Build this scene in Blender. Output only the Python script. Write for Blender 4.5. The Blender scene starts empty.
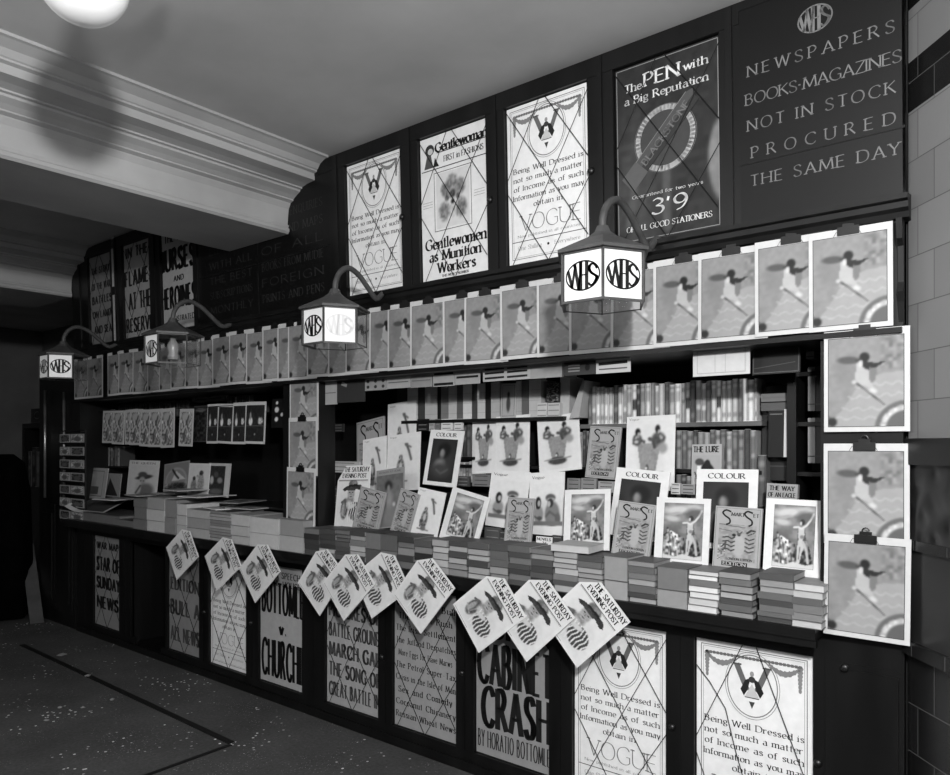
import bpy, math, random
import numpy as np
from mathutils import Vector, Matrix
random.seed(7)
S = bpy.context.scene
COL = S.collection
# ------------------------------------------------------------------ camera geometry
F = 742.0; CX = 475.0; HY = 445.0; D = 2.625; H = 1.5
RX, RY = 0.7751, 0.6320          # camera right in plan;  forward = (-RY, RX)
def ray(px, py):
    r = (px-CX)/F; u = (HY-py)/F
    return Vector((r*RX-RY, r*RY+RX, u))
CAM = Vector((0, -D, H))
def at(px, py, Y):
    d = ray(px, py); t = (Y+D)/d.y
    return CAM + d*t
def atz(px, py, Z):
    d = ray(px, py); t = (Z-H)/d.z
    return CAM + d*t
def atplane(px, py, p, n):
    d = ray(px, py); t = (p-CAM).dot(n)/d.dot(n)
    return CAM + d*t
# ------------------------------------------------------------------ materials
def newmat(name, rough=.6, spec=.4):
    m = bpy.data.materials.new(name); m.use_nodes = True
    b = m.node_tree.nodes['Principled BSDF']
    b.inputs['Roughness'].default_value = rough
    b.inputs['Specular IOR Level'].default_value = spec
    return m, m.node_tree.nodes, m.node_tree.links, b
def lin(v): return max(0.0, v)**2.2
def graymat(name, lo, hi, scale, rough=.6, spec=.4, bump=0, detail=5, stretch=(1,1,1), metal=0):
    m, N, L, b = newmat(name, rough, spec)
    tc = N.new('ShaderNodeTexCoord'); mp = N.new('ShaderNodeMapping'); mp.inputs['Scale'].default_value = stretch
    L.new(tc.outputs['Object'], mp.inputs['Vector'])
    n = N.new('ShaderNodeTexNoise'); n.inputs['Scale'].default_value = scale; n.inputs['Detail'].default_value = detail
    L.new(mp.outputs[0], n.inputs['Vector'])
    r = N.new('ShaderNodeValToRGB'); r.color_ramp.elements[0].position = .3; r.color_ramp.elements[1].position = .7
    a, c = lin(lo), lin(hi)
    r.color_ramp.elements[0].color = (a,a,a,1); r.color_ramp.elements[1].color = (c,c,c,1)
    L.new(n.outputs['Fac'], r.inputs['Fac']); L.new(r.outputs['Color'], b.inputs['Base Color'])
    b.inputs['Metallic'].default_value = metal
    if bump:
        bp = N.new('ShaderNodeBump'); bp.inputs['Strength'].default_value = bump; bp.inputs['Distance'].default_value = .01
        L.new(n.outputs['Fac'], bp.inputs['Height']); L.new(bp.outputs[0], b.inputs['Normal'])
    return m
WOOD = graymat('dark_stained_wood', .065, .11, 9, .38, .28, .05, 6, (1, 1, .12))
BOARD = graymat('painted_board', .045, .07, 3, .45, .3)
IRON = graymat('painted_iron', .23, .29, 20, .5, .4)
BLACKIRON = graymat('black_iron', .08, .12, 20, .4, .5)
PLASTER = graymat('ceiling_plaster', .66, .76, 1.6, .85, .2, .1, 6)
CORN = graymat('cornice_plaster', .58, .66, 2.5, .7, .3, .05, 6)
DARKWALL = graymat('dark_wall_paint', .06, .10, 2, .6, .3)
BRASS = graymat('rod_metal', .5, .6, 10, .3, .5, metal=.8)
STRING = graymat('twine', .07, .1, 30, .8)
CLIP = graymat('clip_metal', .06, .1, 30, .4)
# printed paper reads the ink printed on it
PRINT, N, L, b = newmat('printed_paper', .55, .3)
a = N.new('ShaderNodeAttribute'); a.attribute_name = 'ink'
tc = N.new('ShaderNodeTexCoord'); n = N.new('ShaderNodeTexNoise'); n.inputs['Scale'].default_value = 35; n.inputs['Detail'].default_value = 4
L.new(tc.outputs['Object'], n.inputs['Vector'])
r = N.new('ShaderNodeMapRange'); r.inputs['To Min'].default_value = .86; r.inputs['To Max'].default_value = 1.08
L.new(n.outputs['Fac'], r.inputs['Value'])
mx = N.new('ShaderNodeVectorMath'); mx.operation = 'SCALE'
L.new(a.outputs['Color'], mx.inputs[0]); L.new(r.outputs[0], mx.inputs['Scale']); L.new(mx.outputs[0], b.inputs['Base Color'])
# lamp glass
GLASSW, N, L, b = newmat('opal_glass', .35, .5)
b.inputs['Base Color'].default_value = (.66,.66,.66,1); b.inputs['Emission Color'].default_value = (1,1,1,1); b.inputs['Emission Strength'].default_value = .14
INKBLACK, N, L, b = newmat('black_enamel', .5, .3); b.inputs['Base Color'].default_value = (.006,.006,.006,1)
INKPALE, N, L, b = newmat('glare_paled_enamel', .5, .3); b.inputs['Base Color'].default_value = (.42,.42,.42,1); b.inputs['Emission Color'].default_value = (1,1,1,1); b.inputs['Emission Strength'].default_value = .3  # emblem colour lightened and glowing: glare on one pane painted in
CLEAR, N, L, b = newmat('clear_glass', .05, .5); b.inputs['Base Color'].default_value = (.9,.9,.9,1); b.inputs['Transmission Weight'].default_value = 1; b.inputs['IOR'].default_value = 1.1
b.inputs['Alpha'].default_value = .12
GILT, N, L, b = newmat('sign_paint', .5, .3); b.inputs['Base Color'].default_value = (.15,.15,.15,1)
FAINT, N, L, b = newmat('faint_sign_paint', .5, .3); b.inputs['Base Color'].default_value = (.035,.035,.035,1)  # lettering much darker than on the near board
# ------------------------------------------------------------------ mesh builder
class G:
    def __init__(s): s.v=[]; s.f=[]; s.c=[]; s.m=[]
    def add(s, vs, fs, g=.5, mi=0):
        o = len(s.v); s.v += [tuple(v) for v in vs]; s.f += [tuple(i+o for i in f) for f in fs]
        s.m += [mi]*len(fs)
        if hasattr(g, '__len__'): s.c += list(g)
        else: s.c += [g]*len(vs)
        return s
    def box(s, x0, x1, y0, y1, z0, z1, g=.5, mi=0):
        vs = [(x,y,z) for x in (x0,x1) for y in (y0,y1) for z in (z0,z1)]
        return s.add(vs, [(0,1,3,2),(4,6,7,5),(0,4,5,1),(2,3,7,6),(0,2,6,4),(1,5,7,3)], g, mi)
    def tube(s, pts, r, n=8, g=.5, mi=0, cap=True):
        pts = [Vector(p) for p in pts]; rs = r if hasattr(r,'__len__') else [r]*len(pts)
        vs=[]; up=None
        for i,p in enumerate(pts):
            t = (pts[min(i+1,len(pts)-1)]-pts[max(i-1,0)]).normalized()
            if up is None: up = t.orthogonal().normalized()
            up = (up - t*up.dot(t)).normalized(); w = t.cross(up)
            for k in range(n):
                q = 2*math.pi*k/n; vs.append(p+(up*math.cos(q)+w*math.sin(q))*rs[i])
        fs = [(i*n+k, i*n+(k+1)%n, (i+1)*n+(k+1)%n, (i+1)*n+k) for i in range(len(pts)-1) for k in range(n)]
        if cap: fs += [tuple(range(n))[::-1], tuple(range((len(pts)-1)*n, len(pts)*n))]
        return s.add(vs, fs, g, mi)
    def lathe(s, prof, n=16, g=.5, mi=0, c=(0,0,0)):
        vs = [(c[0]+r*math.cos(2*math.pi*k/n), c[1]+r*math.sin(2*math.pi*k/n), c[2]+z) for r,z in prof for k in range(n)]
        fs = [(i*n+k, i*n+(k+1)%n, (i+1)*n+(k+1)%n, (i+1)*n+k) for i in range(len(prof)-1) for k in range(n)]
        fs += [tuple(range(n))[::-1], tuple(range((len(prof)-1)*n, len(prof)*n))]
        return s.add(vs, fs, g, mi)
    def prism(s, poly, a, b, g=.5, mi=0):      # poly in (x,z), extruded along y from a to b
        n=len(poly); vs=[(x,a,z) for x,z in poly]+[(x,b,z) for x,z in poly]
        return s.add(vs, [tuple(range(n)), tuple(range(2*n-1,n-1,-1))]+[(i,i+n,(i+1)%n+n,(i+1)%n) for i in range(n)], g, mi)
    def prismx(s, poly, a, b, g=.5, mi=0):     # poly in (y,z), extruded along x
        n=len(poly); vs=[(a,y,z) for y,z in poly]+[(b,y,z) for y,z in poly]
        return s.add(vs, [tuple(range(n))[::-1], tuple(range(n,2*n))]+[(i,(i+1)%n,(i+1)%n+n,i+n) for i in range(n)], g, mi)
    def mesh(s, name, mats=None, smooth=False):
        me = bpy.data.meshes.new(name); me.from_pydata(s.v, [], s.f); me.update()
        mats = mats or PRINT
        for m in (mats if isinstance(mats,(list,tuple)) else [mats]): me.materials.append(m)
        if isinstance(mats,(list,tuple)) and len(mats)>1: me.polygons.foreach_set('material_index', s.m)
        at_ = me.color_attributes.new('ink','FLOAT_COLOR','POINT')
        c = np.array([lin(x) for x in s.c]); arr = np.ones((len(c),4)); arr[:,:3]=c[:,None]
        at_.data.foreach_set('color', arr.ravel())
        if smooth:
            me.polygons.foreach_set('use_smooth',[True]*len(me.polygons))
        return me
    def obj(s, name, mats=None, parent=None, smooth=False):
        o = bpy.data.objects.new(name, s.mesh(name, mats, smooth)); COL.objects.link(o)
        if parent: o.parent = parent
        return o
def tag(o, label=None, cat=None, group=None, kind=None):
    if label: o['label']=label
    if cat: o['category']=cat
    if group: o['group']=group
    if kind: o['kind']=kind
    return o
def empty(name, loc=(0,0,0), rz=0):
    o = bpy.data.objects.new(name, None); COL.objects.link(o); o.location = loc; o.rotation_euler[2]=rz
    o.empty_display_size=.1
    return o
def copy_tree(o, parent=None):
    c = o.copy(); COL.objects.link(c); c.parent = parent
    for ch in list(o.children): copy_tree(ch, c)
    return c
ORD = ['zeroth','first','second','third','fourth','fifth','sixth','seventh','eighth','ninth','tenth','eleventh','twelfth','thirteenth','fourteenth','fifteenth','sixteenth','seventeenth','eighteenth','nineteenth','twentieth']
TENS = {2:('twenty','twentieth'),3:('thirty','thirtieth'),4:('forty','fortieth')}
def nth(i):
    if i<=20: return ORD[i]
    t,u = divmod(i,10); return TENS[t][1] if u==0 else TENS[t][0]+'-'+ORD[u]
# ------------------------------------------------------------------ pen-drawn lettering (strokes on a 7-unit cap height, 4.6 x-height)
# '|' separates strokes, '~' = curved stroke
GL = {
'A':(6.2,"0,0 2.9,7 5.9,0|1,2.5 4.9,2.5"),'B':(5,"0,0 0,7|~0,7 0,7 2.4,7 3.6,5.4 2.4,3.8 0,3.8 0,3.8|~0,3.8 0,3.8 2.8,3.8 4.2,2 2.8,0 0,0 0,0"),
'C':(6.2,"~5.8,5.8 4.8,6.8 3.2,7 1,6 0,3.5 1,1 3.2,0 4.8,.2 5.8,1.2"),'D':(6.2,"0,0 0,7|~0,7 0,7 2.6,7 4.9,6 5.8,3.5 4.9,1 2.6,0 0,0 0,0"),
'E':(4.4,"0,0 0,7|0,7 3.9,7|0,3.7 3.4,3.7|0,0 4,0"),'F':(4.2,"0,0 0,7|0,7 3.8,7|0,3.6 3.2,3.6"),
'G':(6.6,"~5.8,5.8 4.8,6.8 3.2,7 1,6 0,3.5 1,1 3.2,0 5,.3 6,1 6,1|6,1 6,3.2 4.4,3.2"),'H':(6,"0,0 0,7|5.5,0 5.5,7|0,3.7 5.5,3.7"),
'I':(1,"0,0 0,7"),'J':(2.8,"~2.2,7 2.2,7 2.2,1.6 1.8,.4 .9,-.2 -.2,.2"),'K':(5.4,"0,0 0,7|4.8,7 0,3.2|1.4,4.2 5.2,0"),'L':(4,"0,7 0,0|0,0 3.7,0"),
'M':(7.6,"0,0 .7,7|.7,7 3.7,.6|3.7,.6 6.7,7|6.7,7 7.4,0"),'N':(6.2,"0,0 0,7|0,7 5.6,0|5.6,0 5.6,7"),'O':(7,"~3.3,0 1,.9 0,3.5 1,6.1 3.3,7 5.6,6.1 6.6,3.5 5.6,.9 3.3,0"),
'P':(4.7,"0,0 0,7|~0,7 0,7 2.6,7 4,5.2 2.6,3.3 0,3.3 0,3.3"),'Q':(7,"~3.3,0 1,.9 0,3.5 1,6.1 3.3,7 5.6,6.1 6.6,3.5 5.6,.9 3.3,0|3.6,1.4 6.8,-1.2"),
'R':(5.2,"0,0 0,7|~0,7 0,7 2.5,7 3.8,5.4 2.5,3.6 0,3.6 0,3.6|1.9,3.6 5,0"),'S':(4.6,"~3.9,6 3.2,6.8 2,7 .6,6.5 .2,5.3 .9,4.3 2.6,3.4 3.9,2.5 4.1,1.3 3.4,.3 2,0 .8,.2 0,1.1"),
'T':(5.2,"0,7 5,7|2.5,7 2.5,0"),'U':(6,"~0,7 0,7 0,2.4 .6,.7 2.7,0 4.8,.7 5.4,2.4 5.4,7 5.4,7"),'V':(5.8,"0,7 2.8,0 5.6,7"),'W':(8.6,"0,7 2.1,0 4.2,7 6.3,0 8.4,7"),
'X':(5.6,"0,7 5.3,0|0,0 5.2,7"),'Y':(5.4,"0,7 2.6,3.4 5.2,7|2.6,3.4 2.6,0"),'Z':(5,"0,7 4.8,7 0,0 4.9,0"),
'a':(3.8,"~.3,4 1.6,4.6 2.8,4.2 3.1,3.2 3.1,0 3.1,0|~3.1,2.7 1.6,2.6 .2,1.9 .1,.8 1,0 2.2,.2 3.1,.9"),'b':(4.2,"0,7 0,0|~0,3.4 .9,4.4 2.2,4.6 3.5,3.9 3.8,2.3 3.3,.7 2,0 .8,.2 0,1"),
'c':(3.5,"~3.3,4 2.1,4.6 .7,4 0,2.3 .7,.6 2.1,0 3.3,.6"),'d':(4.3,"3.8,7 3.8,0|~3.8,3.4 2.9,4.4 1.6,4.6 .4,3.9 0,2.3 .5,.7 1.8,0 3,.2 3.8,1"),
'e':(3.8,"~.1,2.5 .1,2.5 3.4,2.6 3.2,3.9 2,4.6 .7,4.1 0,2.5 .6,.7 2,0 3.4,.7"),'f':(2.4,"~2.6,6.8 1.7,7 .9,6.3 .8,5 .8,0 .8,0|-.3,4.4 2,4.4"),
'g':(4,"~1.8,1.7 .5,2.2 .2,3.2 .8,4.3 1.9,4.6 3,4.1 3.4,3.1 2.9,2 1.8,1.7|~1.2,1.8 .5,1.1 1.2,.5 3,.2 3.6,-.7 2.8,-1.8 1.2,-1.9 .1,-1.2 .5,-.2 1.4,.3|3,4.2 4,4.6"),
'h':(4.2,"0,7 0,0|~0,3.3 1,4.3 2.4,4.6 3.4,3.9 3.6,3 3.6,0 3.6,0"),'i':(1,"0,4.5 0,0|-.1,6.3 .3,6.1"),'j':(1.6,"~1,4.5 1,4.5 1,-1 .4,-1.8 -.4,-1.7|.9,6.3 1.3,6.1"),
'k':(4,"0,7 0,0|3.2,4.5 0,2|1,2.7 3.8,0"),'l':(1,"0,7 0,0"),'m':(6.6,"0,4.5 0,0|~0,3.3 .9,4.3 2,4.6 2.9,3.9 3,3 3,0 3,0|~3,3.3 3.9,4.3 5,4.6 5.9,3.9 6,3 6,0 6,0"),
'n':(4.2,"0,4.5 0,0|~0,3.3 1,4.3 2.4,4.6 3.4,3.9 3.6,3 3.6,0 3.6,0"),'o':(4.2,"~1.9,0 .5,.6 0,2.3 .5,4 1.9,4.6 3.4,4 3.9,2.3 3.4,.6 1.9,0"),
'p':(4.2,"0,4.5 0,-2|~0,3.4 .9,4.4 2.2,4.6 3.5,3.9 3.8,2.3 3.3,.7 2,0 .8,.2 0,1"),'q':(4.2,"3.8,4.5 3.8,-2|~3.8,3.4 2.9,4.4 1.6,4.6 .4,3.9 0,2.3 .5,.7 1.8,0 3,.2 3.8,1"),
'r':(2.8,"0,4.5 0,0|~0,3.1 .8,4.2 1.8,4.6 2.6,4.3"),'s':(3,"~2.6,3.9 1.6,4.6 .4,4.2 .3,3.2 1.5,2.4 2.6,1.6 2.5,.5 1.4,0 .1,.6"),
't':(2.6,"~.9,6 .9,6 .9,1 1.3,.1 2.3,.2|-.3,4.4 2.2,4.4"),'u':(4.2,"~0,4.5 0,4.5 0,1.4 .7,.2 1.9,0 2.9,.4 3.6,1.3|3.6,4.5 3.6,0"),'v':(4,"0,4.5 1.9,0 3.8,4.5"),
'w':(6,"0,4.5 1.5,0 2.9,4.5 4.3,0 5.8,4.5"),'x':(4,"0,4.5 3.7,0|0,0 3.6,4.5"),'y':(4,"0,4.5 2,0|3.8,4.5 1.4,-1.9"),'z':(3.6,"0,4.5 3.3,4.5 0,0 3.4,0"),
'3':(4,"~.3,6.3 1.7,7 3.2,6.2 3.1,4.8 1.3,3.8 1.3,3.8 3.2,3.2 3.7,1.8 2.8,.3 1.2,0 0,.7"),'9':(4.4,"~.8,0 2.6,.9 3.8,3 3.9,5.2 2.8,6.8 1.2,6.7 .1,5.2 .5,3.5 1.8,2.9 3.1,3.4 3.8,4.6"),
'7':(4,"0,7 3.9,7 1.2,0"),'.':(1.4,"0,0 .5,.3"),',':(1.4,".4,.4 0,-1.1"),"'":(1.2,".4,6.7 .1,5.2"),'/':(2.6,"2,7.4 0,4"),'-':(3,"0,2.6 2.2,2.6"),'&':(6,"~5,2.6 3.8,.5 1.8,0 .2,1 .5,2.8 3,4.4 3.2,6.2 2,7 .9,6 1.3,4.4 5.4,0"),'+':(2.2,"0,3.2 1.1,3.8|0,3.6 1.1,3.2"),
}
def curve(pts, k=4):
    if len(pts)<3: return pts
    closed = pts[0]==pts[-1] and pts[0]!=pts[1]
    P = [np.array(p,float) for p in pts]
    P = ([P[-2]] if closed else [P[0]]) + P + ([P[1]] if closed else [P[-1]])
    out=[]
    for i in range(1,len(P)-2):
        a,b,c,d = P[i-1],P[i],P[i+1],P[i+2]
        if np.allclose(b,c): continue
        for j in range(k):
            t=j/k; out.append(tuple(.5*((2*b)+(c-a)*t+(2*a-5*b+4*c-d)*t*t+(3*b-a-3*c+d)*t**3)))
    out.append(tuple(P[-2])); return out
_gc={}
def glyph(ch, w, tmin, serif, ang, sx):
    sx=round(sx,2); key=(ch,w,tmin,serif,ang,sx)
    if key in _gc: return _gc[key]
    adv, s = GL.get(ch,(3,None)); quads=[]; f_=min(1,sx); w=w*f_; tmin=tmin*f_**.6
    if s:
        for st in s.split('|'):
            cur = st[0]=='~'; pts=[tuple(map(float,q.split(','))) for q in st.lstrip('~').split()]; pts=[(x_*sx,y_) for x_,y_ in pts]
            ends=[(pts[0],pts[1] if not(cur and pts[1]==pts[0]) else pts[2]),(pts[-1],pts[-2] if not(cur and pts[-2]==pts[-1]) else pts[-3])]
            if cur: pts=curve(pts)
            n=(math.cos(ang),math.sin(ang))
            for (x0,y0),(x1,y1) in zip(pts[:-1],pts[1:]):
                dx,dy=x1-x0,y1-y0; l=math.hypot(dx,dy)
                if l<1e-6: continue
                dx/=l;dy/=l
                hh=math.sqrt((tmin/2)**2+(w/2*(dx*n[1]-dy*n[0]))**2); e=hh*.5 if cur else hh*.25
                nx,ny=-dy*hh,dx*hh
                quads.append([(x0-dx*e+nx,y0-dy*e+ny),(x0-dx*e-nx,y0-dy*e-ny),(x1+dx*e-nx,y1+dy*e-ny),(x1+dx*e+nx,y1+dy*e+ny)])
            if serif:
                for (ex,ey),(qx,qy) in ends:
                    if abs(qy-ey)>abs(qx-ex)*1.2 and (abs(ey)<.2 or abs(ey-7)<.2 or abs(ey-4.5)<.1 or abs(ey+2)<.1):
                        a=.75*f_+w*.4; h=.16+tmin*.3; sy=ey+h if ey<1 else ey-h
                        x0 = ex-a if not(abs(ey-4.5)<.1 or (ey>6 and ch.islower())) else ex-a
                        x1 = ex+a if not(abs(ey-4.5)<.1 or (ey>6 and ch.islower())) else ex+.3*f_
                        quads.append([(x0,sy-h),(x1,sy-h),(x1,sy+h),(x0,sy+h)])
    _gc[key]=(adv,quads); return _gc[key]
def textw(t, sp, xs):
    return sum((GL.get(c,(3,0))[0] if c!=' ' else 2.6)*xs+sp for c in t)-sp
def text(g, t, x, y, h, width=None, w=1.0, tmin=.25, serif=True, ang=.3, sp=1.3, ink=.06, z=.001, align='l', xs=1.0, mi=0, mapf=None):
    """writes t with cap height h, baseline-left at (x,y) (or centred); width squeezes it to fit"""
    k=h/7; W=textw(t,sp,xs)*k
    sx=1 if width is None else width/W
    if align=='c': x -= W*sx/2
    cx=x
    for i,c in enumerate(t):
        if c==' ': cx+=(2.6*xs+sp)*k*sx; continue
        adv,q=glyph(c,w,tmin,serif,ang,sx*xs)
        for quad in q:
            pts=[(cx+a*k, y+b*k, z) for a,b in quad]
            if mapf: pts=[mapf(p) for p in pts]
            g.add(pts,[(0,1,2,3)],ink,mi)
        cx+=(adv*xs+sp)*k*sx
def line(g, pts, w, ink=.06, z=.001, mi=0, closed=False, mapf=None):
    if closed: pts=list(pts)+[pts[0]]
    for (x0,y0),(x1,y1) in zip(pts[:-1],pts[1:]):
        l=math.hypot(x1-x0,y1-y0)
        if l<1e-7: continue
        dx,dy=(x1-x0)/l,(y1-y0)/l; nx,ny=-dy*w/2,dx*w/2; e=w*.25
        q=[(x0-dx*e+nx,y0-dy*e+ny,z),(x0-dx*e-nx,y0-dy*e-ny,z),(x1+dx*e-nx,y1+dy*e-ny,z),(x1+dx*e+nx,y1+dy*e+ny,z)]
        if mapf: q=[mapf(p) for p in q]
        g.add(q,[(0,1,2,3)],ink,mi)
def poly(g, pts, ink=.1, z=.001, mi=0): g.add([(x,y,z) for x,y in pts],[tuple(range(len(pts)))],ink,mi)
def ell(cx,cy,rx,ry,n=28,a0=0,a1=2*math.pi): return [(cx+rx*math.cos(a0+(a1-a0)*i/n),cy+ry*math.sin(a0+(a1-a0)*i/n)) for i in range(n+(0 if a1-a0>6.2 else 1))]
def rectl(x0,y0,x1,y1): return [(x0,y0),(x1,y0),(x1,y1),(x0,y1)]
def swag(g, x0, x1, y, drop, t, ink, z):
    n=14
    for i in range(n):
        u=(i+.5)/n; px=x0+(x1-x0)*u; py=y-drop*4*u*(1-u)
        r=t*(.6+.6*math.sin(math.pi*u))*(1 if i%2 else .8)
        poly(g, ell(px,py,r*.8,r,7), ink, z+.0001*(i%3))
def whs(g, cx, cy, rx, ry, ink, z, mi=0, lw=.07, mapf=None):
    """oval emblem holding the letters W H S, stretched to the oval"""
    line(g, ell(cx,cy,rx,ry,36), rx*lw, ink, z, mi, True, mapf)
    def put(ptsets, x0, x1):
        for cur,pts in ptsets:
            if cur: pts=curve(pts,5)
            q=[]
            for a,b in pts:
                x=x0+(x1-x0)*a; yy=ry*.93*math.sqrt(max(0,1-(x/rx)**2)); q.append((cx+x, cy-yy+2*yy*b))
            for (p,s) in zip(q[:-1],q[1:]):
                steep=abs(s[1]-p[1])/(abs(s[0]-p[0])+abs(s[1]-p[1])+1e-9)
                line(g,[p,s], rx*(.07+.14*steep*(1 if s[1]<p[1] else .6)), ink, z, mi, False, mapf)
    put([(0,[(0,.95),(.3,0)]),(0,[(.3,0),(.55,1)]),(0,[(.5,1),(.8,0)]),(0,[(.8,0),(1,1)])], -rx*.88, -rx*.08)
    put([(0,[(0,1),(0,0)]),(0,[(1,1),(1,0)]),(0,[(0,.52),(1,.52)])], -rx*.12, rx*.24)
    put([(1,[(.95,.86),(.7,.98),(.3,.93),(.05,.75),(.3,.58),(.75,.42),(.95,.25),(.7,.06),(.3,.03),(0,.16)])], rx*.36, rx*.86)
# ------------------------------------------------------------------ printed pictures: a tone grid computed from shapes, then printed on the sheet
class Pic:
    def __init__(s, w=46, h=60, g=.8):
        s.w,s.h=w,h; s.a=np.full((h,w),float(g)); s.u,s.v=np.meshgrid((np.arange(w)+.5)/w,(np.arange(h)+.5)/h)
        s.r=np.random.RandomState(3)
    def mix(s, m, g): s.a = s.a*(1-m)+g*m; return s
    def ell(s, cx,cy,rx,ry,g,soft=.15,ang=0,op=1):
        c,n=math.cos(ang),math.sin(ang); du,dv=s.u-cx,s.v-cy; asp=s.h/s.w
        x=(du*c+dv*asp*n)/rx; y=(-du*n/asp+dv*c)/ry
        d=np.sqrt(x*x+y*y); return s.mix(np.clip((1-d)/max(soft,.01)+.5,0,1)*op,g)
    def rect(s,x0,y0,x1,y1,g,op=1): return s.mix(((s.u>=x0)&(s.u<=x1)&(s.v>=y0)&(s.v<=y1))*float(op),g)
    def poly(s,pts,g,op=1):
        m=np.zeros_like(s.u,bool); n=len(pts)
        for i in range(n):
            x0,y0=pts[i];x1,y1=pts[(i+1)%n]
            if y0==y1: continue
            m ^= ((s.v>y0)!=(s.v>y1)) & (s.u < (x1-x0)*(s.v-y0)/(y1-y0)+x0)
        return s.mix(m*float(op),g)
    def line(s,pts,w,g,op=1,soft=.5):
        m=np.zeros_like(s.u); asp=s.h/s.w
        for (x0,y0),(x1,y1) in zip(pts[:-1],pts[1:]):
            dx,dy=x1-x0,(y1-y0)*asp; L=dx*dx+dy*dy+1e-12
            t=np.clip(((s.u-x0)*dx+(s.v-y0)*asp*dy)/L,0,1)
            d=np.hypot(s.u-x0-t*dx,(s.v-y0)*asp-t*dy)
            m=np.maximum(m,np.clip((w-d)/(w*soft+1e-6)+.5,0,1))
        return s.mix(m*op,g)
    def noise(s,amp,k=1,seed=1,m=None):
        r=np.random.RandomState(seed); n=r.rand(s.h//k+2,s.w//k+2); n=np.kron(n,np.ones((k,k)))[:s.h,:s.w]
        n=(n-.5)*amp
        s.a+= n if m is None else n*m; return s
    def blur(s,k=1):
        for _ in range(k):
            p=np.pad(s.a,1,mode='edge'); s.a=(p[1:-1,1:-1]*2+p[:-2,1:-1]+p[2:,1:-1]+p[1:-1,:-2]+p[1:-1,2:])/6
        return s
    def put(s,g,x0,y0,x1,y1,z=.0006):
        vs=[(x0+(x1-x0)*i/(s.w-1),y0+(y1-y0)*j/(s.h-1),z) for j in range(s.h) for i in range(s.w)]
        fs=[(j*s.w+i,j*s.w+i+1,(j+1)*s.w+i+1,(j+1)*s.w+i) for j in range(s.h-1) for i in range(s.w-1)]
        g.add(vs,fs,[float(x) for x in np.clip(s.a,.02,1).ravel()])
def sheet(w,h,t,paper):
    g=G(); g.box(0,w,0,h,-t,0,paper); return g
MW,MH=.243,.323
def cov_lady(sun=0):          # lady in a wide hat and crinoline before a parasol
    g=sheet(MW,MH,.0015,.74); w,h=MW,MH
    P=Pic(60,80,.50)
    P.noise(.05,3,2).blur(1)
    P.mix(np.clip((P.u-.55)*1.2,0,.5)*(P.v>.6),.47)
    P.ell(.86,.84,.16,.12,.40,1.2,op=.5); P.noise(.22,3,5,m=(P.u>.70)*(P.v>.62)*1.0); P.blur(2)
    P.ell(.24,.6,.13,.16,.45,1,op=.7)
    P.poly([(.60,.54),(.70,.58),(.97,.60),(1,.60),(1,0),(.10,0),(.08,.09),(.22,.22),(.36,.40),(.44,.48)],.56)
    for k,y in enumerate((.1,.2,.31,.43)):
        xs=np.linspace(.10+.09*k,.98,15); P.line([(x,y+.022*math.sin(i*1.9+k)+(.05*x if k>1 else 0)) for i,x in enumerate(xs)],.010,.64,.7)
    P.poly([(.39,.71),(.52,.70),(.58,.62),(.58,.46),(.64,.42),(.38,.48),(.37,.58)],.64)
    P.ell(.28,.745,.15,.042,.30,.5,-.05); P.line([(.38,.74),(.5,.735)],.02,.25)
    P.ell(.49,.770,.065,.052,.13,.3); P.poly([(.42,.745),(.53,.72),(.62,.70),(.76,.715),(.64,.65),(.55,.62),(.46,.67)],.15)
    P.ell(.44,.70,.03,.04,.72,.4); P.poly([(.55,.66),(.66,.64),(.62,.50),(.56,.48)],.42)
    P.line([(.37,.50),(.75,.24)],.008,.22); P.ell(.355,.50,.03,.022,.70,.8); P.ell(.60,.40,.055,.025,.74,.8,-.5)
    d=np.hypot(P.u-1.03,(P.v+.02)*80/60)
    P.mix(np.clip((.42-d)*40,0,1),.36); P.mix(np.clip((.355-d)*40,0,1),.70); P.mix(np.clip((.28-d)*40,0,1),.34)
    P.noise(.2,2,9,m=((d<.355)&(d>.28))*1.0)
    P.ell(.06,.06,.065,.05,.16,.4); P.line([(.0,.12),(.06,.1)],.01,.3); P.blur(1)
    P.put(g,.055*w,.05*h,.935*w,.925*h)
    line(g,rectl(.055*w,.05*h,.935*w,.925*h),.0018,.2,.001,closed=True)
    poly(g,[(.33*w,.925*h),(.62*w,.925*h),(.60*w,.965*h),(.35*w,.965*h)],.72,.0012); line(g,[(.31*w,.93*h),(.34*w,.97*h),(.61*w,.97*h),(.64*w,.93*h)],.0015,.3,.0014)
    return g
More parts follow.
